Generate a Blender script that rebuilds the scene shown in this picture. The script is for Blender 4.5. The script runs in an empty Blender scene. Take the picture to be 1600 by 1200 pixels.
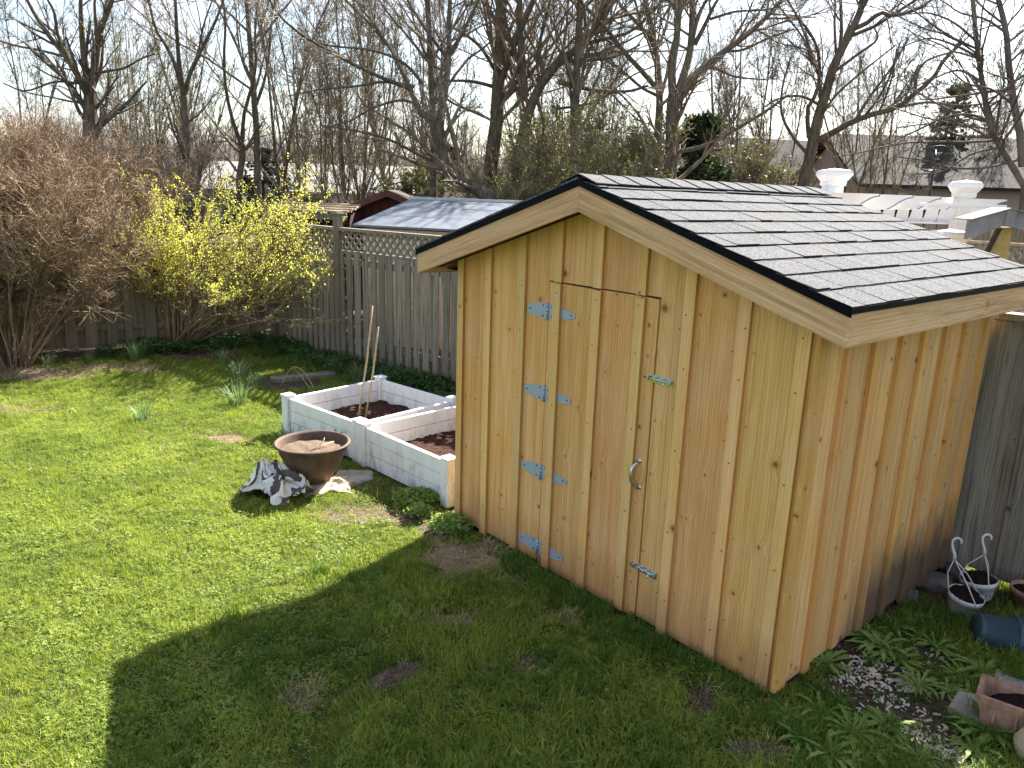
import bpy, bmesh, math, random
import numpy as np
from mathutils import Vector, Matrix, Euler

# ---------------------------------------------------------------- scene, camera, light
S = bpy.context.scene
COL = S.collection
RAD = math.radians
H = 2.2407                                   # eye height (m)
F, PITCH, ROLL = 1185.72, 0.2471, 0.0326     # focal length in px of a 1600 px wide frame
cp, sp, cr, sr = math.cos(PITCH), math.sin(PITCH), math.cos(ROLL), math.sin(ROLL)
FW = Vector((0, cp, -sp)); R0 = Vector((1, 0, 0)); U0 = Vector((0, sp, cp))
RT = R0 * cr + U0 * sr; UP = U0 * cr - R0 * sr
cd = bpy.data.cameras.new('camera'); cam = bpy.data.objects.new('camera', cd); COL.objects.link(cam)
cd.sensor_width = 36; cd.lens = 36 * F / 1600; cd.clip_start = .05; cd.clip_end = 3000
M = Matrix((RT, UP, -FW)).transposed().to_4x4(); M.translation = (0, 0, H)
cam.matrix_world = M; S.camera = cam

SUN_AZ, SUN_EL = RAD(34), RAD(41)            # clockwise from +Y, above horizon
SKY_STRENGTH, SUN_STRENGTH, EXPOSURE = .059, 5.0, 2.14
w = bpy.data.worlds.new('World'); S.world = w; w.use_nodes = True
nt = w.node_tree; nt.nodes.clear()
def wn(t, **k):
    n = nt.nodes.new(t)
    for a, b in k.items(): setattr(n, a, b)
    return n
out = wn('ShaderNodeOutputWorld'); bg = wn('ShaderNodeBackground'); bg.inputs[1].default_value = SKY_STRENGTH
sky = wn('ShaderNodeTexSky', sky_type='NISHITA', sun_disc=False, sun_elevation=SUN_EL, sun_rotation=SUN_AZ, air_density=1.2, dust_density=1.0)
tc = wn('ShaderNodeTexCoord'); sep = wn('ShaderNodeSeparateXYZ'); nt.links.new(tc.outputs['Generated'], sep.inputs[0])
def wm(op, a, b=None):
    n = wn('ShaderNodeMath', operation=op)
    for i, v in enumerate((a, b)):
        if v is None: continue
        if isinstance(v, (int, float)): n.inputs[i].default_value = v
        else: nt.links.new(v, n.inputs[i])
    return n.outputs[0]
den = wm('ADD', wm('MAXIMUM', sep.outputs[2], 0.0), .22)
cmb = wn('ShaderNodeCombineXYZ'); nt.links.new(wm('DIVIDE', sep.outputs[0], den), cmb.inputs[0]); nt.links.new(wm('DIVIDE', sep.outputs[1], den), cmb.inputs[1])
nz = wn('ShaderNodeTexNoise'); nz.inputs['Scale'].default_value = 1.7; nz.inputs['Detail'].default_value = 7; nz.inputs['Roughness'].default_value = .56; nz.inputs['Distortion'].default_value = .3
nt.links.new(cmb.outputs[0], nz.inputs['Vector'])
rp = wn('ShaderNodeValToRGB'); rp.color_ramp.elements[0].position = .40; rp.color_ramp.elements[1].position = .66
nt.links.new(nz.outputs[0], rp.inputs[0])
nz2 = wn('ShaderNodeTexNoise'); nz2.inputs['Scale'].default_value = 2.6; nz2.inputs['Detail'].default_value = 5; nt.links.new(cmb.outputs[0], nz2.inputs['Vector'])
cr2 = wn('ShaderNodeValToRGB'); e = cr2.color_ramp.elements
CB = 6.3
e[0].position = .3; e[0].color = (.42 * CB, .44 * CB, .52 * CB, 1); e[1].position = .66; e[1].color = (.95 * CB, .95 * CB, 1.0 * CB, 1)
nt.links.new(nz2.outputs[0], cr2.inputs[0])
mx = wn('ShaderNodeMix', data_type='RGBA'); nt.links.new(rp.outputs[0], mx.inputs[0]); nt.links.new(sky.outputs[0], mx.inputs[6]); nt.links.new(cr2.outputs[0], mx.inputs[7])
nt.links.new(mx.outputs[2], bg.inputs[0]); nt.links.new(bg.outputs[0], out.inputs[0])

sd = bpy.data.lights.new('sun', 'SUN'); sd.energy = SUN_STRENGTH; sd.angle = RAD(.53); sd.color = (1, .945, .85)
sun = bpy.data.objects.new('sun', sd); COL.objects.link(sun)
sv = Vector((math.sin(SUN_AZ) * math.cos(SUN_EL), math.cos(SUN_AZ) * math.cos(SUN_EL), math.sin(SUN_EL)))
sun.rotation_euler = sv.to_track_quat('Z', 'Y').to_euler(); sun.location = (10, 14, 20)
vs = S.view_settings; vs.view_transform = 'Standard'; vs.look = 'None'; vs.gamma = 1; vs.use_curve_mapping = False; vs.exposure = EXPOSURE
S.render.engine = 'CYCLES'
S.cycles.max_bounces = 6; S.cycles.transparent_max_bounces = 8

# ---------------------------------------------------------------- helpers
rnd = random.Random(7); rng = np.random.default_rng(11)
def at(x, y, Y):
    'point at distance Y ahead seen at pixel (x,y) of the 1600x1200 photograph'
    d = FW + RT * ((x - 800) / F) - UP * ((y - 600) / F)
    t = Y / d.y
    return Vector((0, 0, H)) + d * t
def gnd(x, y, z=0):
    d = FW + RT * ((x - 800) / F) - UP * ((y - 600) / F)
    return Vector((0, 0, H)) + d * ((z - H) / d.z)

class MB:
    def __init__(s): s.v = []; s.f = []; s.sm = []
    def add(s, v, f, smooth=False):
        o = len(s.v); s.v += [tuple(p) for p in v]; s.f += [tuple(i + o for i in q) for q in f]; s.sm += [smooth] * len(f); return s
    def box(s, x0, x1, y0, y1, z0, z1, b=0.0, mtx=None):
        if b <= 0:
            v = [(x, y, z) for z in (z0, z1) for y in (y0, y1) for x in (x0, x1)]
            f = [(0, 2, 3, 1), (4, 5, 7, 6), (0, 1, 5, 4), (2, 6, 7, 3), (0, 4, 6, 2), (1, 3, 7, 5)]
        else:
            L = ((x0, x1), (y0, y1), (z0, z1)); v = []
            for c in range(8):
                sg = (c & 1, c >> 1 & 1, c >> 2 & 1)
                for ax in range(3):
                    v.append(tuple(L[i][sg[i]] + (0 if i == ax else (b if sg[i] == 0 else -b)) for i in range(3)))
            f = []
            for ax in range(3):
                u, w_ = [(1, 2), (0, 2), (0, 1)][ax]
                for sd_ in (0, 1):
                    cs = []
                    for a, c in ((0, 0), (1, 0), (1, 1), (0, 1)):
                        cs.append((sd_ << ax) | (a << u) | (c << w_))
                    q = [c * 3 + ax for c in cs]
                    if (sd_ == 0) ^ (ax == 1): q = q[::-1]
                    f.append(tuple(q))
                for a in (0, 1):
                    for c in (0, 1):
                        c0 = (a << u) | (c << w_); c1 = c0 | (1 << ax)
                        f.append((c0 * 3 + u, c1 * 3 + u, c1 * 3 + w_, c0 * 3 + w_))
            for c in range(8): f.append((c * 3, c * 3 + 1, c * 3 + 2))
        if mtx is not None: v = [mtx @ Vector(p) for p in v]
        return s.add(v, f)
    def prism(s, poly, y0, y1, mtx=None):
        'polygon in (x,z) pushed from y0 to y1'
        n = len(poly); v = [(x, y0, z) for x, z in poly] + [(x, y1, z) for x, z in poly]
        f = [tuple(range(n)), tuple(range(2 * n - 1, n - 1, -1))] + [(i, i + n, (i + 1) % n + n, (i + 1) % n) for i in range(n)]
        if mtx is not None: v = [mtx @ Vector(p) for p in v]
        return s.add(v, f)
    def tube(s, pts, r, n=6, cap=True):
        pts = [Vector(p) for p in pts]; rs = r if hasattr(r, '__len__') else [r] * len(pts); v = []; f = []
        ref = None
        for i, p in enumerate(pts):
            t = (pts[min(i + 1, len(pts) - 1)] - pts[max(i - 1, 0)]).normalized()
            if ref is None: ref = t.orthogonal().normalized()
            ref = (ref - t * ref.dot(t)); ref = ref.normalized() if ref.length > 1e-6 else t.orthogonal().normalized()
            b = t.cross(ref)
            for k in range(n):
                a = 2 * math.pi * k / n; v.append(p + (ref * math.cos(a) + b * math.sin(a)) * rs[i])
        for i in range(len(pts) - 1):
            for k in range(n): f.append((i * n + k, i * n + (k + 1) % n, (i + 1) * n + (k + 1) % n, (i + 1) * n + k))
        if cap: f += [tuple(range(n - 1, -1, -1)), tuple(range((len(pts) - 1) * n, len(pts) * n))]
        return s.add(v, f, True)
    def lathe(s, prof, n=32, c=(0, 0, 0), wob=0.0, mtx=None, close=False):
        v = []; f = []; m = len(prof)
        for k in range(n):
            a = 2 * math.pi * k / n
            for r, z in prof:
                q = 1 + wob * math.sin(3 * a + z * 20)
                v.append((c[0] + r * q * math.cos(a), c[1] + r * q * math.sin(a), c[2] + z))
        for k in range(n):
            k2 = (k + 1) % n
            for i in range(m - 1): f.append((k * m + i, k2 * m + i, k2 * m + i + 1, k * m + i + 1))
        if mtx is not None: v = [mtx @ Vector(p) for p in v]
        return s.add(v, f, True)
    def mesh(s, name):
        me = bpy.data.meshes.new(name); me.from_pydata(s.v, [], s.f)
        if any(s.sm): me.polygons.foreach_set('use_smooth', s.sm)
        me.update(); return me
    def build(s, name, m, parent=None, loc=(0, 0, 0), rot=(0, 0, 0)):
        return link(name, s.mesh(name), m, parent, loc, rot)
def link(name, me, m, parent=None, loc=(0, 0, 0), rot=(0, 0, 0)):
    o = bpy.data.objects.new(name, me); COL.objects.link(o)
    if m is not None and not me.materials: me.materials.append(m)
    o.location = loc; o.rotation_euler = rot; o.parent = parent
    return o
def fast_mesh(name, v, q, smooth=True):
    'mesh from arrays: v (N,3), q (M,k) all faces of k corners'
    me = bpy.data.meshes.new(name); v = np.asarray(v, np.float32); q = np.asarray(q, np.int32); k = q.shape[1]
    me.vertices.add(len(v)); me.vertices.foreach_set('co', v.ravel())
    me.loops.add(q.size); me.loops.foreach_set('vertex_index', q.ravel())
    me.polygons.add(len(q)); me.polygons.foreach_set('loop_start', np.arange(len(q), dtype=np.int32) * k)
    try: me.polygons.foreach_set('loop_total', np.full(len(q), k, np.int32))
    except Exception: pass
    if smooth: me.polygons.foreach_set('use_smooth', np.ones(len(q), bool))
    me.update(calc_edges=True); return me
def tag(o, label=None, cat=None, group=None, kind=None):
    if label: o['label'] = label
    if cat: o['category'] = cat
    if group: o['group'] = group
    if kind: o['kind'] = kind
    return o
def thing(name, label, cat, loc=(0, 0, 0), rz=0, group=None):
    o = bpy.data.objects.new(name, None); COL.objects.link(o); o.location = loc; o.rotation_euler = (0, 0, rz); o.empty_display_size = .1
    return tag(o, label, cat, group)
def copy_tree(o, parent=None):
    c = o.copy(); COL.objects.link(c); c.parent = parent
    for ch in KIDS(o): copy_tree(ch, c)
    return c
def KIDS(o): return [x for x in bpy.data.objects if x.parent == o]

# ---------------------------------------------------------------- materials
class NT:
    def __init__(s, name, rough=.7, spec=.3):
        s.m = bpy.data.materials.new(name); s.m.use_nodes = True; s.t = s.m.node_tree
        s.b = s.t.nodes['Principled BSDF']; s.b.inputs['Roughness'].default_value = rough; s.b.inputs['Specular IOR Level'].default_value = spec
    def n(s, t, ins=None, **k):
        x = s.t.nodes.new(t)
        for a, b in k.items(): setattr(x, a, b)
        for i, v in (ins or {}).items(): s.set(x.inputs[i], v)
        return x
    def set(s, sock, v):
        if hasattr(v, 'links') or isinstance(v, bpy.types.NodeSocket): s.t.links.new(v, sock)
        else:
            if isinstance(v, (tuple, list)) and len(v) == 3 and sock.type == 'RGBA': v = (*v, 1)
            sock.default_value = v
    def math(s, op, a, b=0.0, c=0.0, clamp=False): return s.n('ShaderNodeMath', {0: a, 1: b, 2: c}, operation=op, use_clamp=clamp).outputs[0]
    def obj(s): return s.n('ShaderNodeTexCoord').outputs['Object']
    def pos(s): return s.n('ShaderNodeNewGeometry').outputs['Position']
    def random(s): return s.n('ShaderNodeObjectInfo').outputs['Random']
    def map(s, v, scale=(1, 1, 1), loc=(0, 0, 0)): return s.n('ShaderNodeMapping', {'Vector': v, 'Scale': scale, 'Location': loc}).outputs[0]
    def vadd(s, a, b): return s.n('ShaderNodeVectorMath', {0: a, 1: b}, operation='ADD').outputs[0]
    def noise(s, v, scale, detail=4, rough=.55, dist=0): return s.n('ShaderNodeTexNoise', {'Vector': v, 'Scale': scale, 'Detail': detail, 'Roughness': rough, 'Distortion': dist}).outputs[0]
    def ramp(s, f, *stops, interp='LINEAR'):
        x = s.n('ShaderNodeValToRGB', {0: f}); cr_ = x.color_ramp; cr_.interpolation = interp
        while len(cr_.elements) < len(stops): cr_.elements.new(.5)
        for e_, (p, c) in zip(cr_.elements, stops):
            e_.position = p; e_.color = (c, c, c, 1) if isinstance(c, (int, float)) else (*c, 1)
        return x.outputs[0]
    def mix(s, f, a, b, mode='MIX'):
        x = s.n('ShaderNodeMix', data_type='RGBA', blend_type=mode); s.set(x.inputs[0], f); s.set(x.inputs[6], a); s.set(x.inputs[7], b); return x.outputs[2]
    def sep(s, v): return s.n('ShaderNodeSeparateXYZ', {0: v}).outputs
    def comb(s, a, b, c): return s.n('ShaderNodeCombineXYZ', {0: a, 1: b, 2: c}).outputs[0]
    def seeded(s, v, k=(41., 17., 67.)):
        r = s.random(); return s.vadd(v, s.n('ShaderNodeVectorMath', {0: k, 'Scale': r}, operation='SCALE').outputs[0])
    def color(s, c): s.set(s.b.inputs['Base Color'], c); return s
    def bump(s, h, strength=.3, dist=.01): s.set(s.b.inputs['Normal'], s.n('ShaderNodeBump', {'Height': h, 'Strength': strength, 'Distance': dist}).outputs[0]); return s

def wood(name, c1, c2, knots=.55, tint=.16, rough=.72, ks=3.6, knotcol=(.20, .078, .022), bump=.25, splash=False, damp=0.0, streak=0.0, streakcol=(.1, .09, .08), saw=0.0):
    t = NT(name, rough, .25); base = t.obj(); v = t.seeded(base); x, y, z = t.sep(v)
    kv = t.comb(x, z, 0.0)
    vo = t.n('ShaderNodeTexVoronoi', {'Vector': kv, 'Scale': ks, 'Randomness': 1.0}, voronoi_dimensions='2D'); d = vo.outputs['Distance']; cx, cy, cz = t.sep(vo.outputs['Color'])
    on = t.math('GREATER_THAN', cx, 1 - knots)
    size = t.math('MULTIPLY_ADD', t.math('POWER', cy, .8), 2.0, .62)
    dk = t.math('MULTIPLY', t.math('ADD', d, t.math('MULTIPLY', t.math('SUBTRACT', t.noise(v, 60, 2), .5), .02)), size)
    kn = t.math('MULTIPLY', t.ramp(dk, (.026, 1), (.044, .5), (.052, .85), (.062, .22), (.15, 0)), on)
    bend = t.math('MULTIPLY', t.ramp(d, (.0, 1), (.30, 0), interp='EASE'), t.math('MULTIPLY', on, .022))
    gv = t.comb(t.math('ADD', x, bend), y, z)
    n1 = t.noise(t.map(gv, (16, 16, .55)), 1.6, 3, .55, .8)
    wv = t.n('ShaderNodeTexWave', {'Vector': t.map(gv, (22, 22, .5)), 'Scale': .8, 'Distortion': 5.0, 'Detail': 2.5, 'Detail Scale': .7}, wave_type='BANDS', bands_direction='X').outputs['Fac']
    n2 = t.noise(t.map(gv, (150, 150, 3.5)), 2.0, 3, .6)
    n3 = t.noise(v, 3.0, 3, .6)
    f = t.math('ADD', t.math('MULTIPLY', n1, .5), t.math('ADD', t.math('MULTIPLY', wv, .10), t.math('MULTIPLY', n2, .42)))
    c = t.mix(t.ramp(f, (.32, 0), (.70, 1)), c1, c2)
    r = t.random()
    hv = t.n('ShaderNodeHueSaturation', {'Hue': t.math('MULTIPLY_ADD', r, -.014, .507), 'Saturation': t.math('MULTIPLY_ADD', n3, .3, .85), 'Value': t.math('MULTIPLY_ADD', t.math('FRACT', t.math('MULTIPLY', r, 7.31)), tint, 1 - tint / 2), 'Color': c}).outputs[0]
    c = t.mix(t.math('MULTIPLY', kn, .92), hv, knotcol); wz = t.sep(t.pos())[2]
    if damp: c = t.mix(t.math('MULTIPLY', t.math('SUBTRACT', t.math('ADD', t.ramp(wz, (.0, 1.0), (.42, 0)), t.math('MULTIPLY', t.noise(t.map(t.pos(), (9, 9, 2)), 1.2, 4, .65), .9)), .62, clamp=True), damp), c, (.30, .15, .07))
    if streak:
        s2 = t.ramp(t.noise(t.map(v, (30, 30, 1.2)), 1.3, 4, .65), (.5, 0), (.68, 1)); c = t.mix(t.math('MULTIPLY', s2, streak), c, streakcol)
    if splash:
        lz = t.sep(base)[2]; px, py, pz = t.sep(t.pos())
        sn = t.noise(t.map(t.pos(), (7, 7, 1.6)), 1.5, 5, .65)
        k = t.math('SUBTRACT', t.math('ADD', t.ramp(lz, (.02, 1.0), (.62, 0)), t.math('MULTIPLY', sn, .9)), .66, clamp=True)
        k = t.math('MULTIPLY', t.math('MULTIPLY', k, 2.1), t.math('MULTIPLY_ADD', py, 2.2, -7.4, clamp=True), clamp=True)
        c = t.mix(t.math('MULTIPLY', k, .86), c, (.075, .058, .055))
    t.color(c)
    hgt = t.math('ADD', n2, t.math('MULTIPLY', n1, .5))
    if saw: hgt = t.math('ADD', hgt, t.math('MULTIPLY', t.noise(t.map(v, (8, 8, 220)), 1.5, 2), saw))
    t.bump(hgt, bump, .004); return t.m
def plain(name, c, rough=.6, metal=0.0, var=.15, sc=14, spec=.35, c2=None, bump=.1, bs=60):
    t = NT(name, rough, spec); t.b.inputs['Metallic'].default_value = metal
    n = t.noise(t.obj(), sc, 5, .6); c2 = c2 or tuple(a * (1 - var * 2) for a in c)
    t.color(t.mix(t.ramp(n, (.32, 0), (.68, 1)), c2, c)); t.bump(t.noise(t.obj(), bs, 3), bump, .004); return t.m
def leaf(name, c1, c2, trans=.45, rough=.55, psc=1.4, gloss=.25):
    t = NT(name, rough, gloss); r = t.random(); n = t.noise(t.pos(), psc, 3)
    n2 = t.noise(t.pos(), 22, 2)
    f = t.math('ADD', t.math('MULTIPLY', n, .6), t.math('ADD', t.math('MULTIPLY', r, .28), t.math('MULTIPLY', n2, .35)))
    c = t.mix(t.ramp(f, (.38, 0), (.85, 1)), c1, c2); t.color(c)
    tr = t.n('ShaderNodeBsdfTranslucent', {'Color': t.mix(1.0, c, (1.15, 1.12, .55), 'MULTIPLY')}).outputs[0]
    ms = t.n('ShaderNodeMixShader', {0: trans, 1: t.b.outputs[0], 2: tr}).outputs[0]
    t.t.links.new(ms, t.t.nodes['Material Output'].inputs[0]); return t.m

PINE = wood('pine_board', (.57, .285, .088), (.88, .545, .235), .7, .2, ks=3.9, damp=.9, streak=.5, streakcol=(.50, .26, .085))
PINE_SIDE = wood('pine_board_splashed', (.60, .305, .115), (.89, .565, .27), .98, .24, splash=True, ks=4.3, streak=.5, streakcol=(.46, .22, .075))
BATTEN = wood('pine_batten', (.62, .345, .115), (.84, .545, .24), .3, .18, ks=4, damp=.9)
BATTEN_SIDE = wood('pine_batten_splashed', (.58, .285, .085), (.80, .475, .19), .5, .2, splash=True, ks=5, streak=.4, streakcol=(.45, .2, .06))
FASCIA = wood('rough_sawn_fascia', (.52, .295, .13), (.85, .57, .34), .95, .12, rough=.85, ks=2.8, knotcol=(.26, .12, .05), bump=.8, streak=.75, streakcol=(.37, .225, .115), saw=1.6)
GREYWOOD = wood('weathered_fence_wood', (.155, .136, .112), (.33, .295, .245), .2, .5, rough=.9, ks=4, knotcol=(.05, .04, .035), bump=.5, streak=.7, streakcol=(.06, .055, .045))
TANWOOD = wood('fence_wood_pale', (.28, .215, .145), (.54, .44, .32), .2, .4, rough=.9, ks=4, knotcol=(.07, .05, .035), bump=.5, streak=.5, streakcol=(.08, .06, .05))
BROWNFENCE = wood('brown_fence_wood', (.145, .115, .085), (.28, .235, .175), .3, .35, rough=.9, ks=4, knotcol=(.05, .035, .025), bump=.5, streak=.5, streakcol=(.06, .05, .04))
CANE = wood('bamboo_cane', (.30, .22, .13), (.46, .36, .23), .1, .1, rough=.6)
# ---------------------------------------------------------------- ground
SH_O = Vector((1.2517, 3.0732, 0)); SH_YAW = -.8551; W, D, HW, PIT, OG, OE, TF = 2.44, 1.977, 1.8674, .3125, .2018, .2045, .1404
EX = Vector((math.cos(SH_YAW), math.sin(SH_YAW), 0)); EY = Vector((-math.sin(SH_YAW), math.cos(SH_YAW), 0))
def shed_pt(a, b, z=0): return SH_O + EX * a + EY * b + Vector((0, 0, z))
def vnoise(x, y, s=0):
    'cheap smooth noise, -1..1'
    return (np.sin(x * 1.7 + 1.3 * np.sin(y * 1.1 + s) + s * 2.1) + np.sin(y * 2.3 + 1.7 * np.sin(x * 1.9 - s)) + .6 * np.sin(x * 5.1 + y * 3.7 + s) + .5 * np.sin(y * 7.3 - x * 6.1 + 2 * s) + .35 * np.sin(x * 13 + 5 * np.sin(y * 4)) + .3 * np.sin(y * 17 + 4 * np.sin(x * 5))) / 2.6
def gh(x, y): return .010 * vnoise(np.asarray(x) * .9, np.asarray(y) * .9, 3.0) + .006 * vnoise(np.asarray(x) * 3.1, np.asarray(y) * 3.1, 1.0)
# bare or thin places in the lawn: pixel, half size across and deep in metres, how bare, how straw-like
PATCH = [(732, 872, .27, .20, 1.0, 1), (690, 905, .16, .08, .8, .5), (640, 1045, .17, .07, .9, .1), (600, 1058, .09, .05, .8, .2), (702, 975, .15, .06, .85, .7), (822, 1040, .13, .09, .8, .2),
         (882, 962, .15, .08, .9, .9), (1085, 1092, .09, .10, .95, .1), (1185, 1175, .16, .08, .9, .35), (470, 1090, .12, .10, .5, .6), (352, 685, .28, .10, .8, .8), (560, 805, .40, .20, .55, .5),
         (640, 805, .30, .16, .7, .2), (250, 715, .12, .05, .7, .4), (800, 905, .16, .08, .6, .6), (1400, 1090, .33, .28, 1.0, 0), (1340, 1030, .22, .14, .9, 0), (1445, 1020, .20, .16, .75, .1), (1500, 930, .30, .25, .8, 0), (1460, 1165, .22, .12, .6, .1), (1550, 1120, .3, .2, .6, 0),
         (850, 1105, .10, .05, .6, .2), (940, 1085, .12, .06, .5, .1), (60, 585, .7, .28, .85, .5), (180, 575, .6, .22, .75, .6), (300, 555, .8, .3, .7, .1), (455, 600, .45, .25, .8, 0), (20, 640, .5, .2, .45, .8), (690, 830, .14, .14, .9, .2), (575, 760, .3, .2, .5, .1)]
PATCHW = [(gnd(p[0], p[1]), *p[2:]) for p in PATCH]
def soil(x, y):
    x = np.asarray(x, float); y = np.asarray(y, float); s = np.zeros_like(x); st = np.zeros_like(x)
    jx = x + .07 * vnoise(x * 4, y * 4, 5); jy = y + .07 * vnoise(x * 4, y * 4, 9)
    for c, rx, ry, k, q in PATCHW:
        d = np.sqrt(((jx - c.x) / rx) ** 2 + ((jy - c.y) / ry) ** 2); m = k * np.clip((1.25 - d) / .6, 0, 1)
        st = np.where(m > s, q, st); s = np.maximum(s, m)
    # beyond the fences: leaf litter
    f1 = (x + 3.54) * .63 + (y - 11.06) * .775; f2 = -(x + 3.54) * .43 + (y - 11.06) * .905
    out = np.clip(np.maximum(f1, f2) / .15 + .5, 0, 1); s = np.maximum(s, out * .75)
    # strip of bare bed along both fences
    for f, wd in ((f1, .55), (f2, .7)):
        s = np.maximum(s, .8 * np.clip((f + wd + .15 * vnoise(x * 2, y * 2, 2)) / .3, 0, 1))
    a = (x - SH_O.x) * EX.x + (y - SH_O.y) * EX.y; b = (x - SH_O.x) * EY.x + (y - SH_O.y) * EY.y
    ins = (a > -W - .03) & (a < .03) & (b > -.03) & (b < D + .1); s = np.where(ins, 1, s)
    near = np.clip(1 - np.maximum(np.maximum(a - .0, -W - a), np.maximum(-b, b - D)) / .07, 0, 1) * (~ins); s = np.maximum(s, near * .75)
    return s, st
fx = np.arange(-9, 5.01, .06); fy = np.arange(.9, 12.6, .06)
gx = np.concatenate([[-900, -300, -120, -60, -30, -18, -13, -10.5], fx, [5.6, 7, 9, 13, 18, 30, 60, 120, 300, 900]])
gy = np.concatenate([[-200, -60, -20, -8, -3, -1, 0, .5], fy, [13.5, 15, 18, 23, 30, 45, 70, 120, 300, 1200]])
GX, GY = np.meshgrid(gx, gy); fade = (np.abs(GX + 2) < 8) & (GY > 0) & (GY < 13)
GZ = np.where(fade, gh(GX, GY), 0)
nx, ny = len(gx), len(gy); idx = np.arange(nx * ny).reshape(ny, nx)
q = np.stack([idx[:-1, :-1], idx[:-1, 1:], idx[1:, 1:], idx[1:, :-1]], -1).reshape(-1, 4)
gme = fast_mesh('ground', np.stack([GX, GY, GZ], -1).reshape(-1, 3), q)
so, st_ = soil(GX.ravel(), GY.ravel())
for nm, arr in (('soil', so), ('straw', st_)):
    at_ = gme.attributes.new(nm, 'FLOAT', 'POINT'); at_.data.foreach_set('value', arr.astype(np.float32))
t = NT('soil_and_turf', .95, .1)
p = t.pos(); sa = t.n('ShaderNodeAttribute', attribute_name='soil').outputs['Fac']; sb = t.n('ShaderNodeAttribute', attribute_name='straw').outputs['Fac']
n1 = t.noise(p, 9, 6, .6); n2 = t.noise(p, 70, 4, .7); n3 = t.noise(p, 1.1, 3)
green = t.mix(t.ramp(n2, (.35, 0), (.7, 1)), (.028, .042, .010), t.mix(n1, (.08, .115, .02), (.13, .14, .04)))
dirt = t.mix(t.ramp(n2, (.38, 0), (.66, 1)), (.032, .023, .017), (.15, .112, .082))
strw = t.mix(t.ramp(n2, (.36, 0), (.68, 1)), (.12, .085, .05), (.46, .36, .24))
k = t.math('ADD', sa, t.math('MULTIPLY', t.math('SUBTRACT', n1, .5), .5), clamp=True)
t.color(t.mix(t.ramp(k, (.35, 0), (.6, 1)), green, t.mix(sb, dirt, strw))); t.bump(t.math('ADD', n2, n1), .8, .02)
ground = tag(link('ground', gme, t.m), kind='structure')

# ---------------------------------------------------------------- garden shed
shed = thing('garden_shed', 'new unpainted pine board and batten shed with grey shingle roof and strap hinged door', 'shed', SH_O, SH_YAW)
def zroof(a): return HW + PIT * (OE - a) if a > -W / 2 else HW + PIT * (a + W + OE)
WT = .115                      # the walls stop this far below the top of the roof
def upright(name, poly, y0, y1, m, parent, bev=0):
    'a board standing up: polygon in (a,z), its own origin at its foot'
    a0 = sum(p_[0] for p_ in poly) / len(poly); z0 = min(p_[1] for p_ in poly)
    mb = MB().prism([(a - a0, z - z0) for a, z in poly], y0, y1); return mb.build(name, m, parent, (a0, 0, z0))
EDGE = wood('redder_batten_edge', (.40, .185, .05), (.62, .33, .105), .2, .2, damp=.9)  # darker, redder pine for the narrow sides of the battens
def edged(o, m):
    'the narrow long sides get the darker, redder material'
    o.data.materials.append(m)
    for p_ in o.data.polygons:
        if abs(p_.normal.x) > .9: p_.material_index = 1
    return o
def wpoly(a0, a1, z0):
    pts = [(a0, z0), (a1, z0), (a1, zroof(a1) - WT)]
    if a0 < -W / 2 < a1: pts.append((-W / 2, zroof(-W / 2) - WT))
    return pts + [(a0, zroof(a0) - WT)]
DARK = plain('dark_sheathing', (.035, .025, .02), .9)
fwall = MB().prism([(-W + .03, .02), (-.03, .02), (-.03, zroof(0) - WT - .02), (-W / 2, zroof(-W / 2) - WT - .02), (-W + .03, zroof(0) - WT - .02)], .021, .04).build('front_wall', DARK, shed)
JC = [-2.42, -2.14, -1.83, -1.53, -1.23, -.935, -.64, -.34, -.05]
DL, DR, DT = -1.612, -.824, 1.762
g = .0022
def jit(): return rnd.uniform(-.0012, .0012)
ZB = .035
cols = [-2.44] + JC[1:-1] + [0]
for i in range(len(cols) - 1):
    a0, a1 = cols[i] + g, cols[i + 1] - g
    if a0 < DL < a1: poly = [(a0, ZB), (DL - .003, ZB), (DL - .003, DT + .006), (a1, DT + .006), (a1, zroof(a1) - WT), (a0, zroof(a0) - WT)]
    elif a0 < DR < a1: poly = [(DR + .004, ZB), (a1, ZB), (a1, zroof(a1) - WT), (a0, zroof(a0) - WT), (a0, DT + .006), (DR + .004, DT + .006)]
    elif DL < a0 and a1 < DR: poly = wpoly(a0, a1, DT + .006)
    else: poly = wpoly(a0, a1, ZB + rnd.uniform(-.01, .01))
    o = upright('board', poly, 0, .02, PINE, fwall); o.location.y += jit()
for i, c in enumerate(JC):
    a0, a1 = c - .03, c + .03
    if i == 0: a0, a1 = -2.452, -2.392
    ondoor = DL < c < DR
    z0 = DT + .006 if ondoor else ZB + rnd.uniform(-.015, .01)
    poly = wpoly(a0, a1, z0)
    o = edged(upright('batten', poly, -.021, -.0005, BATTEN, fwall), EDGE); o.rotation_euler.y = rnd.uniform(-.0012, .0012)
# door: a ledged back with boards, battens and ironmongery as its pieces
door = MB().box(DL + .012, DR - .012, .021, .045, .03, DT - .02).build('door', DARK, shed)
dc = [DL + .002, -1.53, -1.23, -.935, DR - .004]
for i in range(4):
    o = upright('board', [(dc[i] + g, .022), (dc[i + 1] - g, .022), (dc[i + 1] - g, DT - .002 - .004 * (i % 2)), (dc[i] + g, DT - .002)], -.002, .0205, PINE, door)
for c in (-1.53, -1.23, -.935):
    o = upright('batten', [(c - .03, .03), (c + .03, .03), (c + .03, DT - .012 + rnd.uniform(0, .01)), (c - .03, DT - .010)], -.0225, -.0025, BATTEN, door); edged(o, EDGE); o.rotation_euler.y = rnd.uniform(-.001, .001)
ZINC = plain('galvanised_steel', (.36, .44, .54), .5, .3, .04, 30, .5)
STEEL = plain('bright_steel', (.62, .66, .66), .22, .9, .1, 20, .5)
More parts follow.
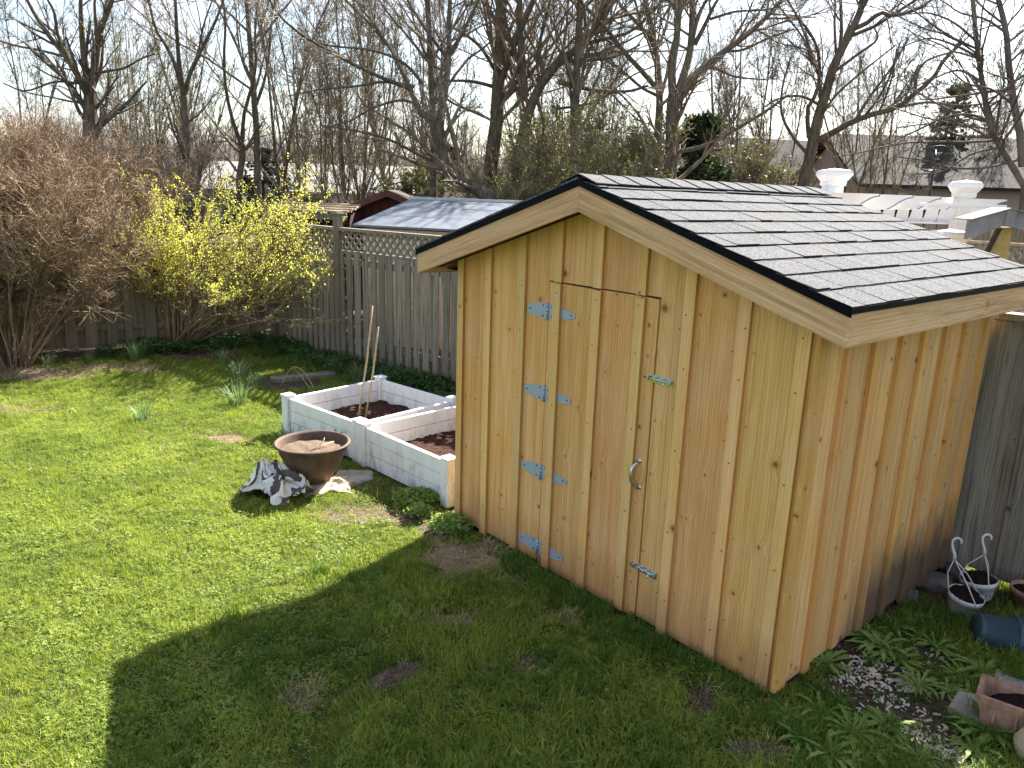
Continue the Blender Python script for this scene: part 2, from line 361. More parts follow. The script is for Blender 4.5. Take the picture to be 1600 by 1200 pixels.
IRON = plain('dark_iron', (.05, .055, .06), .5, .6)
def screw(mb, a, z, y, r=.006): mb.lathe([(0, .0025), (r * .75, .0022), (r, 0)], 8, mtx=Matrix.Translation((a, y, z)) @ Matrix.Rotation(RAD(90), 4, 'X'))
hb = MB()
hb.prism([(-.175, .022), (-.175, -.026), (-.012, -.047), (-.012, .047), (-.09, .040)][::-1], -.0035, 0)
hb.prism([(.012, -.046), (.06, -.044), (.215, -.014), (.222, 0), (.215, .014), (.06, .044), (.012, .046)], -.0050, -.0022)
hb.tube([(0, -.004, -.048), (0, -.004, .048)], .0085, 10); nf_ = len(hb.f)
for a, z in ((-.15, 0), (-.04, .03), (-.04, -.03)): screw(hb, a, z, -.0035)
for a, z in ((.035, .028), (.035, -.028), (.19, 0)): screw(hb, a, z, -.005)
kb = hb
for k_ in (-.024, .0, .024): kb.tube([(0, -.004, k_ - .0015), (0, -.004, k_ + .0015)], .0092, 10)
hme = hb.mesh('hinge'); hme.materials.append(ZINC); hme.materials.append(IRON)
for p_ in hme.polygons: p_.material_index = 1 if p_.index >= nf_ else 0
for z in (1.592, 1.108, .622, .137):
    h_ = link('hinge', hme, ZINC, door, (DL, -.002, z), (0, rnd.uniform(-.01, .01), 0))
for i, z in enumerate((1.362, .325)):
    mb = MB().box(-.012, .112, -.004, 0, -.020, .020, .001)
    mb.box(-.055, -.02, -.004, 0, -.016, .016, .001)
    mb.tube([(-.06, -.012, 0), (.108, -.012, 0)], .0055, 10)
    for a in (.005, .05, .098): mb.box(a - .006, a + .006, -.019, -.0035, -.010, .010, .002)
    mb.box(-.046, -.03, -.019, -.0035, -.011, .011, .002)
    mb.tube([(.072, -.012, 0), (.074, -.03, -.016)], .005, 8)
    for a, zz in ((.02, .015), (.02, -.015), (.085, .015), (.085, -.015)): screw(mb, a, zz, -.004, .004)
    mb.build('barrel_bolt', STEEL, door, (DR + .006, -.001, z), (0, RAD(2 if i else 0), 0))
mb = MB(); pth = [(0, -.006, .068), (-.004, -.02, .060), (-.012, -.042, .046), (-.015, -.048, .02), (-.015, -.048, -.025), (-.012, -.040, -.046), (-.003, -.018, -.060), (0, -.006, -.068)]
mb.tube(pth, [.008, .0075, .009, .010, .009, .0075, .007, .007], 10)
for z in (.072, -.072): mb.lathe([(0, .006), (.011, .005), (.0145, 0)], 14, mtx=Matrix.Translation((0, -.002, z)) @ Matrix.Rotation(RAD(90), 4, 'X'))
mb.build('door_handle', STEEL, door, (-.872, 0, .838), (0, RAD(-4), 0))
# nails of the front: heads joined, too small to pick apart
nb = MB()
for i, c in enumerate(JC):
    for z in (.2, .62, 1.05, 1.45, 1.72):
        zz = z + rnd.uniform(-.03, .03)
        y = -.0235 if DL < c < DR else -.0215
        nb.lathe([(0, .001), (.0042, .001)], 6, mtx=Matrix.Translation((c + rnd.uniform(-.012, .012), y, zz)) @ Matrix.Rotation(RAD(90), 4, 'X'))
for i in range(len(cols) - 1):
    for z in (.25, .7, 1.2, 1.6):
        for s_ in (.055, -.055):
            a = (cols[i] if s_ > 0 else cols[i + 1]) + s_; nb.lathe([(0, .001), (.0034, .001)], 6, mtx=Matrix.Translation((a, -.0026, z + rnd.uniform(-.05, .05))) @ Matrix.Rotation(RAD(90), 4, 'X'))
tag(nb.build('nail_heads', IRON, fwall), kind='stuff')
# right side wall: local frame with x along +b, outward = -y after turning 90 degrees
def side_wall(name, ang, loc, m1, m2, first, step, n, L, zt):
    base = MB().box(.03, L - .03, .021, .04, .06, zt - .02).build(name, DARK, shed, loc, (0, 0, ang))
    js = [0] + [first + step * k_ for k_ in range(n)] + [L]
    for i in range(len(js) - 1):
        a0, a1 = js[i] + g, js[i + 1] - g; zb = ZB + .005 + rnd.uniform(-.012, .018)
        o = upright('board', [(a0, zb), (a1, zb + rnd.uniform(-.004, .004)), (a1, zt), (a0, zt)], 0, .02, m1, base); o.location.y += jit()
    for k_, c in enumerate([.028] + js[1:-1] + [L - .03]):
        zb = ZB + .01 + rnd.uniform(-.015, .02); wd = rnd.uniform(.027, .036) + (.012 if k_ == 0 else 0)
        o = upright('batten', [(c - wd, zb), (c + wd * .9, zb), (c + wd, zt), (c - wd, zt)], -.021, -.0005, m2, base); o.rotation_euler.y = rnd.uniform(-.004, .004)
    return base
side_wall('side_wall', RAD(90), (0, 0, 0), PINE_SIDE, BATTEN_SIDE, .268, .27, 6, D, 1.80)
side_wall('side_wall', RAD(-90), (-W, D, 0), PINE, BATTEN, .268, .27, 6, D, 1.80)
bw = side_wall('back_wall', RAD(180), (0, D, 0), PINE, BATTEN, .30, .30, 7, W, 1.80)
MB().prism([(-W + .01, 1.802), (-.01, 1.802), (-W / 2, zroof(-W / 2) - WT)], D - .02, D).build('gable_panel', PINE, shed)
sk = MB()
for b0 in (.03, .9, 1.84): sk.box(-W + .05, -.05, b0, b0 + .1, -.03, .05)
sk.box(-.12, -.035, .02, D - .02, -.02, .035); sk.box(-W + .035, -W + .1, .02, D - .02, -.02, .035); sk.box(-W + .03, -.03, .045, .1, -.02, .03)
sk.build('floor_skids', DARK, shed)
# roof
th = math.atan(PIT); LS = (W / 2 + OE) / math.cos(th); LU = D + 2 * OG
def slope_m(side):
    c, s_ = math.cos(th), math.sin(th)
    if side > 0: X, Y, Z, o_ = Vector((0, 1, 0)), Vector((-c, 0, s_)), Vector((s_, 0, c)), Vector((OE, -OG, HW))
    else: X, Y, Z, o_ = Vector((0, -1, 0)), Vector((c, 0, s_)), Vector((-s_, 0, c)), Vector((-W - OE, D + OG, HW))
    m_ = Matrix((X, Y, Z)).transposed().to_4x4(); m_.translation = o_; return m_
t = NT('shingle_granules', .95, .15); ob = t.pos(); r = t.random(); fr = t.math('FRACT', t.math('MULTIPLY', r, 13.7))
sp1 = t.noise(ob, 210, 2, .8); sp2 = t.noise(ob, 90, 3, .8); big = t.noise(ob, 5, 3)
basec = t.mix(t.ramp(fr, (0, 0), (1, 1)), (.034, .036, .042), (.056, .059, .067))
basec = t.mix(t.ramp(t.math('FRACT', t.math('MULTIPLY', r, 37.3)), (.6, 0), (1, .55)), basec, t.mix(t.math('FRACT', t.math('MULTIPLY', r, 91.1)), (.084, .072, .063), (.058, .064, .078)))
gr = t.math('ADD', t.math('MULTIPLY', sp1, .65), t.math('MULTIPLY', sp2, .45))
t.color(t.mix(t.ramp(gr, (.47, 0), (.63, 1)), t.mix(.72, basec, (.018, .017, .017)), t.mix(.24, basec, (.50, .51, .54)))); t.bump(gr, .6, .004)
SHINGLE = t.m
ASPHALT = plain('asphalt_edge', (.012, .012, .013), .9, 0, .1)
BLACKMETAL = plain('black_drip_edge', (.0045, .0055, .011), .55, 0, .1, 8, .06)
roof = MB()
for sd_ in (1, -1): roof.box(.0, LU, 0.0, LS - .004, -.022, -.002, mtx=slope_m(sd_))
roof = roof.build('roof', ASPHALT, shed)
EXPO = .150; NR = 10; smesh = {}
def tab_mesh(w_, thk, key):
    if key not in smesh:
        L = .185; mb = MB(); v = [(0, 0, .008), (w_, 0, .008), (w_, L, .001), (0, L, .001), (0, 0, .008 + thk), (w_, 0, .008 + thk), (w_, L, .003), (0, L, .003)]
        mb.add(v, [(0, 3, 2, 1), (4, 5, 6, 7), (0, 1, 5, 4), (1, 2, 6, 5), (2, 3, 7, 6), (3, 0, 4, 7)]); smesh[key] = mb.mesh('shingle')
        smesh[key].materials.append(SHINGLE); smesh[key].materials.append(ASPHALT); smesh[key].polygons[2].material_index = 1; smesh[key].polygons[0].material_index = 1
    return smesh[key]
Eu = None
for sd_ in (1, -1):
    m_ = slope_m(sd_); strips = MB(); left = MB()
    for r_ in range(NR):
        s0 = r_ * EXPO - .012; u = -.012; k_ = 0
        L_ = min(.185, LS - s0 - .002)
        strips.add([m_ @ Vector(p_) for p_ in ((-.010, s0 - .004, .0035 + .004), (LU + .010, s0 - .004, .0035 + .004), (LU + .010, s0 + .1, .004), (-.010, s0 + .1, .004), (-.010, s0 - .004, .001), (LU + .010, s0 - .004, .001))], [(0, 1, 2, 3), (0, 4, 5, 1)])
        while u < LU + .012 - .03:
            w_ = rnd.choice((.10, .12, .14, .155, .17, .185)); thk = rnd.choice((.0035, .0035, .0065))
            if u + w_ > LU + .012 - .05: w_ = round(LU + .012 - u, 4)
            if k_ == 0 and r_ % 2: w_ *= .62; w_ = round(w_, 4)
            if sd_ > 0:
                o = bpy.data.objects.new('shingle', tab_mesh(w_ - .004, thk, (w_, thk))); COL.objects.link(o); o.parent = roof
                mm = m_ @ Matrix.Translation((u + .002, s0 + rnd.uniform(-.0025, .0025), rnd.uniform(0, .0015))) @ Matrix.Rotation(rnd.uniform(-.006, .006), 4, 'Z'); o.matrix_local = mm
                if r_ == NR - 1: o.scale = (1, .62, 1)
            else: left.box(u + .002, u + w_ - .002, s0, s0 + L_, .004, .012 + thk * .5, mtx=m_)
            u += w_; k_ += 1
    strips.build('shingle_shadow_band', ASPHALT, roof)
    if sd_ < 0: tag(left.build('shingle', SHINGLE, roof), kind='stuff')
zr = HW + PIT * (W / 2 + OE); c_, s_ = math.cos(th), math.sin(th); y_ = -OG - .012; cw = .135
mb = MB(); L_ = .225
pr = [(-cw * c_, -cw * s_ + .010), (-.02, .008), (0, .013), (.02, .008), (cw * c_, -cw * s_ + .010)]
v = [(x, 0, z + .006) for x, z in pr] + [(x, L_, z - .001) for x, z in pr] + [(x, 0, z) for x, z in pr]
f = [(i, i + 1, i + 6, i + 5) for i in range(4)] + [(i, i + 10, i + 11, i + 1) for i in range(4)] + [(0, 5, 10), (4, 14, 9)]
mb.add(v, f); cme = mb.mesh('ridge_cap'); k_ = 0
while y_ < D + OG - .1:
    o = link('ridge_cap', cme, SHINGLE, roof, (-W / 2 + rnd.uniform(-.003, .003), y_, zr + .012), (0, 0, 0)); y_ += .165
    if y_ > D + OG - .1: o.scale.y = .8
def sloped(name, poly, y0, y1, m, parent):
    'board lying along the rake: its own z axis runs up the slope'
    (a0, z0), (a1, z1) = poly[0], poly[1]; ph = math.atan2(a1 - a0, z1 - z0)
    loc = [((a - a0) * math.cos(ph) - (z - z0) * math.sin(ph), (a - a0) * math.sin(ph) + (z - z0) * math.cos(ph)) for a, z in poly]
    return MB().prism(loc, y0, y1).build(name, m, parent, (a0, 0, z0), (0, ph, 0))
for yy0, yy1 in ((-OG, -OG + .02), (D + OG - .02, D + OG)):
    for sg in (1, -1):
        A = lambda a: -W / 2 + sg * a
        h2 = W / 2 + OE
        o = sloped('rake_fascia', [(A(h2), HW - .012), (A(.0008), zr - .012), (A(.0008), zr - .012 - TF), (A(h2), HW - .012 - TF)], yy0, yy1, FASCIA, shed)
    for sg in (1, -1):
        A = lambda a: -W / 2 + sg * a
        y_o = yy0 - .006 if yy0 < 0 else yy1; h2 = W / 2 + OE + .012
        sloped('drip_edge', [(A(h2), HW - .002), (A(.0), zr + .004), (A(0), zr - .030), (A(h2), HW - .036)], y_o, y_o + .005, BLACKMETAL, roof)
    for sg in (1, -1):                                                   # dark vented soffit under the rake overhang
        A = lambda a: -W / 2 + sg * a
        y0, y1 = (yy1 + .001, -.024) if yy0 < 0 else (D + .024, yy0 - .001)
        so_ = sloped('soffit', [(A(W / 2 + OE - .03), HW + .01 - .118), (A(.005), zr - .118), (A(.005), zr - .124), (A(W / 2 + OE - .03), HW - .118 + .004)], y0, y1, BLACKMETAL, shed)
for sg, ax in ((1, OE), (-1, -W - OE)):
    x0_ = -.02 if sg > 0 else 0
    MB().box(HW - .012 - TF, HW - .012, x0_, x0_ + .02, .0, LU - .042).build('eave_fascia', FASCIA, shed, (ax, -OG + .021, 0), Matrix(((0, 1, 0), (0, 0, 1), (1, 0, 0))).to_euler())
    x1_ = ax + .001 if sg > 0 else ax - .007
    MB().box(x1_, x1_ + .006, -OG - .006, D + OG + .006, HW - .024, HW + .002).build('drip_edge', BLACKMETAL, roof)
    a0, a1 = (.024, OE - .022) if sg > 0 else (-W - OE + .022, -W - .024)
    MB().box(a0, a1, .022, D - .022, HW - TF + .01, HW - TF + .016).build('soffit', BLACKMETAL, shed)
# ---------------------------------------------------------------- fences
def frame(p0, p1):
    d = Vector((p1[0] - p0[0], p1[1] - p0[1], 0)); return d.length, math.atan2(d.y, d.x)
pk_cache = {}
def picket_mesh(w_, h_, key='picket'):
    k_ = (round(w_, 3), round(h_, 2), key)
    if k_ not in pk_cache: pk_cache[k_] = MB().box(-w_ / 2, w_ / 2, -.009, .009, 0, h_, .0025).mesh(key)
    return pk_cache[k_]
def lattice(name, root, x0, x1, z0, z1, y, m, step=.085, wd=.036, th_=.007):
    mb = MB(); hgt = z1 - z0
    for s_, yy in ((1, y), (-1, y + th_ + .001)):
        k_ = x0 - hgt
        while k_ < x1:
            # strip from (k_, z0) rising at 45 deg, clipped to the panel
            xa, xb = (k_, k_ + hgt) if s_ > 0 else (k_ + hgt, k_)
            za, zb = z0, z1
            def clip(xa, za, xb, zb):
                for lim, keep in ((x0, 1), (x1, -1)):
                    fa, fb = (xa - lim) * keep, (xb - lim) * keep
                    if fa < 0 and fb < 0: return None
                    if fa < 0: tt = fa / (fa - fb); xa, za = xa + (xb - xa) * tt, za + (zb - za) * tt
                    if fb < 0: tt = fb / (fb - fa); xb, zb = xb + (xa - xb) * tt, zb + (za - zb) * tt
                return xa, za, xb, zb
            c_ = clip(xa, za, xb, zb)
            if c_ and abs(c_[0] - c_[2]) > .01:
                xa, za, xb, zb = c_; q_ = wd * .7071 / 1
                mb.prism([(xa - q_, za), (xa + q_, za), (xb + q_, zb), (xb - q_, zb)], yy, yy + th_)
            k_ += step * 1.4142
    return tag(mb.build(name, m, root), kind='stuff')
def shadow_fence(label, p0, p1, h0, h1, top, m, mb_, pw=.098, step=.155, group=None, lat=None, low=.05, posts=(), gapz=True, ztop=None, name='board_fence'):
    'boards on alternate faces of the rails; local x runs along the fence, -y faces the camera'
    L, ang = frame(p0, p1); f_ = thing(name, label, 'fence', (p0[0], p0[1], 0), ang, group)
    for z in (.30, (h0 + h1) / 2 - .14 if not lat else h0 - .10):
        MB().box(0, L, -.019, .019, z - .04, z + .04, .003).build('rail', m, f_)
    n = int(L / step)
    for i in range(n):
        x = (i + .5) * L / n; hh = h0 + (h1 - h0) * x / L
        for face, off in ((-1, 0), (1, .5)):
            xx = x + off * L / n
            if xx > L - .03: continue
            me = picket_mesh(pw, round((hh - low) / .03) * .03)
            o = link('picket', me, m if face < 0 else mb_, f_, (xx + rnd.uniform(-.008, .008), face * .031, low + rnd.uniform(-.02, .02)), (rnd.uniform(-.008, .008), rnd.uniform(-.012, .012), rnd.uniform(-.05, .05)))
            o.scale = (rnd.uniform(.92, 1.06), 1, 1)
    if lat:
        z0, z1 = lat
        MB().box(0, L, -.03, .03, h0 - .005, h0 + .035, .003).build('rail', m, f_)
        MB().box(0, L, -.045, .045, z1, z1 + .04, .004).build('cap_rail', m, f_)
        lattice('lattice', f_, .03, L - .03, h0 + .036, z1 - .001, -.008, m)
    elif ztop: MB().box(-.02, L + .02, -.055, .055, ztop, ztop + .038, .004).build('cap_rail', m, f_)
    for x, hp in posts:
        po = MB().box(x - .047, x + .047, -.062, .03, 0, hp, .004).build('post', m, f_)
        MB().box(x - .065, x + .065, -.08, .048, hp, hp + .022, .004).box(x - .05, x + .05, -.065, .033, hp + .022, hp + .034, .003).build('post_cap', m, po)
    return f_
FC = (-3.54, 11.06); FP = (-2.28, 9.89); FE = (.62, 7.52)
shadow_fence('weathered grey picket fence with lattice top, between the white planter beds and the blue roof', FP, FE, 1.42, 1.42, 1.72, GREYWOOD, TANWOOD, lat=(1.42, 1.70), posts=((.0, 1.9), (2.45, 1.74)), name='lattice_fence')
shadow_fence('short darker stretch of lattice-topped fence running behind the yellow-green bush', FC, (FP[0] - .05, FP[1] + .04), 1.40, 1.40, 1.72, GREYWOOD, BROWNFENCE, pw=.085, step=.135, lat=(1.42, 1.70), posts=((.05, 1.5),), name='lattice_fence')
bd = (Vector((-5.93, 9.92, 0)) - Vector((-3.54, 11.06, 0))).normalized(); B1 = Vector((-3.60, 11.03, 0)); B0 = B1 + bd * 4.6
shadow_fence('brown weathered board fence closing off the far left corner of the lawn', B0, B1, 1.42, 1.36, None, BROWNFENCE, GREYWOOD, pw=.14, step=.235, ztop=1.40, posts=((.9, 1.46), (2.75, 1.46)), low=.04)
# tall board fence right of the shed
r0 = shed_pt(-.9, D + .16); r1 = shed_pt(2.4, D + .16)
L, ang = frame(r0, r1); rf = thing('tall_board_fence', 'tall grey brown board fence at the right, behind the hanging pots', 'fence', r0, ang)
bwid = .235; x = 0.0; i = 0; tall = MB().box(-.112, .112, -.011, .011, 0, 1.58, .003).mesh('fence_board')
while x < L:
    o = link('fence_board', tall, BROWNFENCE if i % 3 else GREYWOOD, rf, (x + bwid / 2, -.035 if i % 2 == 0 else .004, .03 + rnd.uniform(-.012, .012)), (0, rnd.uniform(-.006, .006), rnd.uniform(-.02, .02)))
    x += bwid - .045; i += 1
for z in (.28, .85, 1.45): MB().box(0, L, .016, .055, z - .045, z + .045, .003).build('rail', TANWOOD, rf)
MB().box(0, L, -.075, .06, 1.613, 1.652, .004).build('cap_rail', GREYWOOD, rf)

# ---------------------------------------------------------------- white raised beds
t = NT('white_vinyl_stained', .45, .4); p = t.pos(); ob = t.obj()
st = t.ramp(t.noise(t.map(p, (6, 6, 2.2)), 1.6, 8, .78), (.47, 0), (.66, 1)); lo = t.ramp(t.sep(p)[2], (.02, 1), (.30, .30))
t.color(t.mix(t.math('MULTIPLY', t.math('MULTIPLY', st, lo), .8), t.mix(t.noise(p, 5, 3), (.74, .75, .76), (.82, .82, .82)), (.24, .20, .16))); VINYL = t.m
MULCH = plain('dark_red_mulch', (.075, .036, .025), .95, 0, .3, 40, .1, (.018, .009, .008), .9, 50)
POTSOIL = plain('potting_soil', (.03, .018, .016), .95, 0, .3, 60, .1, (.008, .005, .005), .9, 70)
def mulch(name, parent, x0, x1, y0, y1, z, m, amp=.02, n=26, seed=0, f=None):
    xs = np.linspace(x0, x1, n); ys = np.linspace(y0, y1, n); X, Y = np.meshgrid(xs, ys); r2 = np.random.default_rng(seed)
    Z = z + amp * vnoise(X * 6, Y * 6, seed) + r2.normal(0, amp * .28, X.shape)
    if f is not None: Z = Z + f(X, Y)
    id_ = np.arange(n * n).reshape(n, n); q_ = np.stack([id_[:-1, :-1], id_[:-1, 1:], id_[1:, 1:], id_[1:, :-1]], -1).reshape(-1, 4)
    return link(name, fast_mesh(name, np.stack([X, Y, Z], -1).reshape(-1, 3), q_, False), m, parent)
plank_me = {}
def raised_bed(label, o_, ang, L, seed):
    b = thing('raised_garden_bed', label, 'garden bed', o_, ang, 'white vinyl raised beds by the fence')
    hh, n = .335, 3; ph = hh / n
    def wall(x, y, rot, ln):
        for k_ in range(n):
            if (round(ln, 2)) not in plank_me: plank_me[round(ln, 2)] = MB().box(0, ln, -.019, .019, .0025, ph - .0025, .0015).mesh('plank')
            link('plank', plank_me[round(ln, 2)], VINYL, b, (x, y, .01 + k_ * ph + .0), (0, 0, rot))
    wall(.05, 0, 0, L - .1); wall(.05, L, 0, L - .1); wall(0, .05, RAD(90), L - .1); wall(L, .05, RAD(90), L - .1)
    for x, y in ((0, 0), (L, 0), (0, L), (L, L)):
        po = MB().box(-.046, .046, -.046, .046, 0, .365, .008).build('post', VINYL, b, (x, y, 0))
        mb = MB().box(-.052, .052, -.052, .052, .3655, .377, .003); mb.add([(-.05, -.05, .377), (.05, -.05, .377), (.05, .05, .377), (-.05, .05, .377), (0, 0, .389)], [(0, 1, 4), (1, 2, 4), (2, 3, 4), (3, 0, 4)])
        mb.build('post_cap', VINYL, po)
    mulch('soil', b, .02, L - .02, .02, L - .02, .135, MULCH, .018, 40, seed); return b
A = Vector((-2.06, 6.74, 0)); Bp = Vector((-1.26, 6.03, 0)); ab = (Bp - A); L1 = 1.07; ang = math.atan2(ab.y, ab.x)
bed1 = raised_bed('white vinyl raised bed with two bamboo canes, farther from the shed', A, ang, L1, 1)
d2 = Vector((-.44, 5.17, 0)) - Vector((-1.22, 5.97, 0)); a2 = math.atan2(d2.y, d2.x)
bed2 = raised_bed('white vinyl raised bed half hidden behind the shed corner', (-1.20, 5.955, 0), a2, 1.09, 2)
for i, (px, tx, Z) in enumerate(((((560, 650)), (582, 478), 0), (((571, 651)), (591, 511), 1))):
    p0 = gnd(*px, .14); tp = at(*tx, p0.y + (.10 if i == 0 else -.05)); mid = (p0 + tp) / 2 + Vector((.012, 0, .0))
    mb = MB().tube([p0 - Vector((0, 0, .03)), mid * .5 + p0 * .5, mid, mid * .5 + tp * .5, tp], [.0095, .009, .0085, .008, .0075], 7)
    for k_ in (.2, .45, .7, .9): c_ = p0.lerp(tp, k_) + Vector((.012 * (1 - abs(2 * k_ - 1)), 0, 0)); dd = (tp - p0).normalized() * .006; mb.tube([c_ - dd, c_ + dd], .0105, 7)
    tag(mb.build('bamboo_cane', CANE), ('taller bamboo cane leaning in the soil of the far white bed', 'shorter bamboo cane crossing the taller one in the far white bed')[i], 'cane', 'bamboo canes in the far bed')

# ---------------------------------------------------------------- fire bowl, cloth, stones
t = NT('rusted_iron', .7, .3); p = t.obj(); n = t.noise(p, 7, 6, .65); n2 = t.noise(p, 45, 4, .6)
t.color(t.mix(t.ramp(n, (.35, 0), (.65, 1)), (.075, .048, .038), t.mix(n2, (.17, .10, .068), (.115, .075, .058)))); t.b.inputs['Metallic'].default_value = .15; t.bump(n2, .4, .004); RUST = t.m
SAND = plain('coarse_tan_sand', (.20, .15, .11), .95, 0, .2, 90, .1, (.075, .054, .04), 1.0, 90)
pc = gnd(484, 772); pc = Vector((pc.x - .02, pc.y + .19, 0))
bowl = thing('fire_bowl', 'wide rusty iron fire bowl filled with sand, standing on the lawn', 'fire pit', pc)
MB().lathe([(0, .035), (.10, .035), (.135, .055), (.19, .15), (.245, .27), (.268, .335), (.281, .345), (.281, .352), (.268, .354), (.256, .335), (.235, .27), (.18, .15), (.12, .06), (0, .05)], 56).build('bowl', RUST, bowl)
MB().lathe([(.272, .352), (.285, .350), (.287, .343), (.280, .338)], 56).build('rim', RUST, bowl)
mb = MB(); R_ = .238
v = [(0, 0, .30)]; f = []
for i in range(1, 13):
    for k_ in range(48):
        a = 2 * math.pi * k_ / 48; r_ = R_ * i / 12; x, y = r_ * math.cos(a), r_ * math.sin(a)
        v.append((x, y, .292 + .022 * (1 - i / 12) + .006 * math.sin(9 * x / .2 + 3) * math.cos(7 * y / .2) + rnd.uniform(-.003, .003) - .02 * y))
for k_ in range(48): f.append((0, 1 + k_, 1 + (k_ + 1) % 48))
for i in range(11):
    for k_ in range(48): f.append((1 + i * 48 + k_, 1 + (i + 1) * 48 + k_, 1 + (i + 1) * 48 + (k_ + 1) % 48, 1 + i * 48 + (k_ + 1) % 48))
mb.add(v, f, True); mb.build('sand', SAND, bowl)
leg = MB().tube([(0, 0, 0), (.01, 0, .10)], .012, 8).mesh('leg')
for a in (.5, 2.6, 4.7): link('leg', leg, RUST, bowl, (.11 * math.cos(a), .11 * math.sin(a), 0), (0, 0, a))
mb = MB().tube([(.02, -.10, .315), (.07, -.02, .325), (.15, .06, .335)], .005, 5); mb.tube([(.06, -.04, .322), (.08, .02, .35), (.085, .04, .37)], .003, 5)
tag(mb.build('dry_twig', CANE, None, pc), 'dry forked twig lying on the sand in the fire bowl', 'twig')
# striped cloth, crumpled
t = NT('striped_cloth', .9, .1); p = t.obj(); x, y, z = t.sep(t.n('ShaderNodeUVMap').outputs[0])
wv = t.math('SINE', t.math('ADD', t.math('MULTIPLY', x, 26), t.math('MULTIPLY', t.noise(t.comb(x, y, 0), 5, 3), 16)))
dk = t.ramp(t.math('ADD', wv, t.math('MULTIPLY', t.noise(p, 9, 3), .9)), (.78, 0), (.95, 1))
t.color(t.mix(dk, t.mix(t.noise(p, 12, 3), (.60, .57, .54), (.80, .79, .77)), t.mix(t.noise(p, 6), (.06, .055, .056), (.15, .115, .11)))); CLOTH = t.m
def crumple(name, c, rx, ry, rz, hgt, m, label, cat, seed, n=64, rag=.12, zoff=.0, fold=1.0):
    r2 = np.random.default_rng(seed); u = np.linspace(-1, 1, n); U, V = np.meshgrid(u, u)
    P = r2.uniform(0, 6.28, 12)
    rr = np.sqrt(U ** 2 + V ** 2)
    X = U * rx * (1 + rag * np.sin(3 * np.arctan2(V, U) + P[0]) + rag * .7 * np.sin(7 * np.arctan2(V, U) + P[1])); Y = V * ry * (1 + rag * np.sin(4 * np.arctan2(V, U) + P[2]))
    X = X + fold * .035 * np.sin(V * 9 + P[3]) * np.cos(U * 5); Y = Y + fold * .035 * np.sin(U * 10 + P[4]) * np.cos(V * 4)
    rid = (1 - np.abs(np.sin(U * 3.6 + 1.9 * np.sin(V * 3 + P[5]) + P[6])) ** .6) * .75 + .22 * (1 - np.abs(np.sin(V * 8 + 3 * np.sin(U * 4 + P[9]))) ** .6) + np.abs(np.sin(U * 4.2 + 1.8 * np.sin(V * 3 + P[5]) + P[6])) * .12 + np.abs(np.sin(V * 5.3 + 1.6 * np.sin(U * 2.7 + P[7]))) * .35 + .25 * np.abs(np.sin(U * 9 - V * 8 + P[8]))
    Z = hgt * np.clip(1.15 - rr ** 2 * .75, .05, 1) * (.18 + rid) + .008 + zoff
    id_ = np.arange(n * n).reshape(n, n); q_ = np.stack([id_[:-1, :-1], id_[:-1, 1:], id_[1:, 1:], id_[1:, :-1]], -1).reshape(-1, 4)
    me = fast_mesh(name, np.stack([X, Y, Z], -1).reshape(-1, 3), q_)
    uv = me.uv_layers.new(name='UVMap'); uvs = np.stack([(U + 1) / 2, (V + 1) / 2], -1).reshape(-1, 2)[q_.ravel()]; uv.data.foreach_set('uv', uvs.astype(np.float32).ravel())
    o = link(name, me, m, None, c, (0, 0, rz)); md = o.modifiers.new('thick', 'SOLIDIFY'); md.thickness = .004; return tag(o, label, cat)
cc = gnd(432, 772); cc.z = 0
crumple('striped_cloth', cc + Vector((-.01, .03, .0)), .25, .17, RAD(-25), .17, CLOTH, 'crumpled white and dark striped cloth on the grass against the fire bowl', 'cloth', 3)
PAPER = plain('pale_paper_sheet', (.62, .50, .38), .8, 0, .12, 6, .2)
cp_ = gnd(505, 765); crumple('paper_sheet', Vector((cp_.x + .02, cp_.y + .04, 0)), .19, .15, RAD(15), .045, PAPER, 'creased tan paper sheet lying under the right edge of the fire bowl', 'paper', 9, 30, .08, 0, .5)
STONE = plain('pale_flat_stone', (.40, .375, .35), .9, 0, .15, 9, .2, (.25, .23, .22), .5, 40)
ROCK = plain('grey_brown_rock', (.16, .145, .13), .95, 0, .2, 8, .2, (.06, .052, .048), .8, 25)
BEIGE = plain('beige_stone', (.50, .42, .31), .9, 0, .1, 7, .2, (.36, .29, .20), .5, 30)
def stone(c, rx, ry, h_, m, seed, label, name='stone', rz=0, flat=True, group=None, cat='stone'):
    r2 = random.Random(seed); bm = bmesh.new(); bmesh.ops.create_icosphere(bm, subdivisions=3, radius=1)
    ph = [r2.uniform(0, 6.28) for _ in range(6)]
    for v_ in bm.verts:
        x, y, z = v_.co; k_ = 1 + .13 * math.sin(3 * x + ph[0]) * math.cos(2.5 * y + ph[1]) + .08 * math.sin(6 * y + ph[2] + 3 * z) + .05 * math.sin(9 * x + ph[3] + 5 * z)
        if flat: z = math.copysign(abs(z) ** .45, z)
        else: z = max(-.55, z)
        v_.co = (x * rx * k_, y * ry * k_, z * h_ * (.9 + .1 * k_))
    me = bpy.data.meshes.new(name); bm.to_mesh(me); bm.free(); me.polygons.foreach_set('use_smooth', [flat] * len(me.polygons))
    return tag(link(name, me, m, None, c, (0, 0, rz)), label, cat, group)
c = gnd(552, 748); stone((c.x, c.y, .012), .17, .14, .028, STONE, 4, 'flat pale stepping stone between the fire bowl and the white bed', 'stepping_stone', 0)
c = gnd(425, 690); stone((c.x + .12, c.y - .25, .008), .16, .10, .018, STONE, 8, 'flat dull stone sunk in the grass left of the fire bowl', 'stepping_stone', .4) if 0 else None
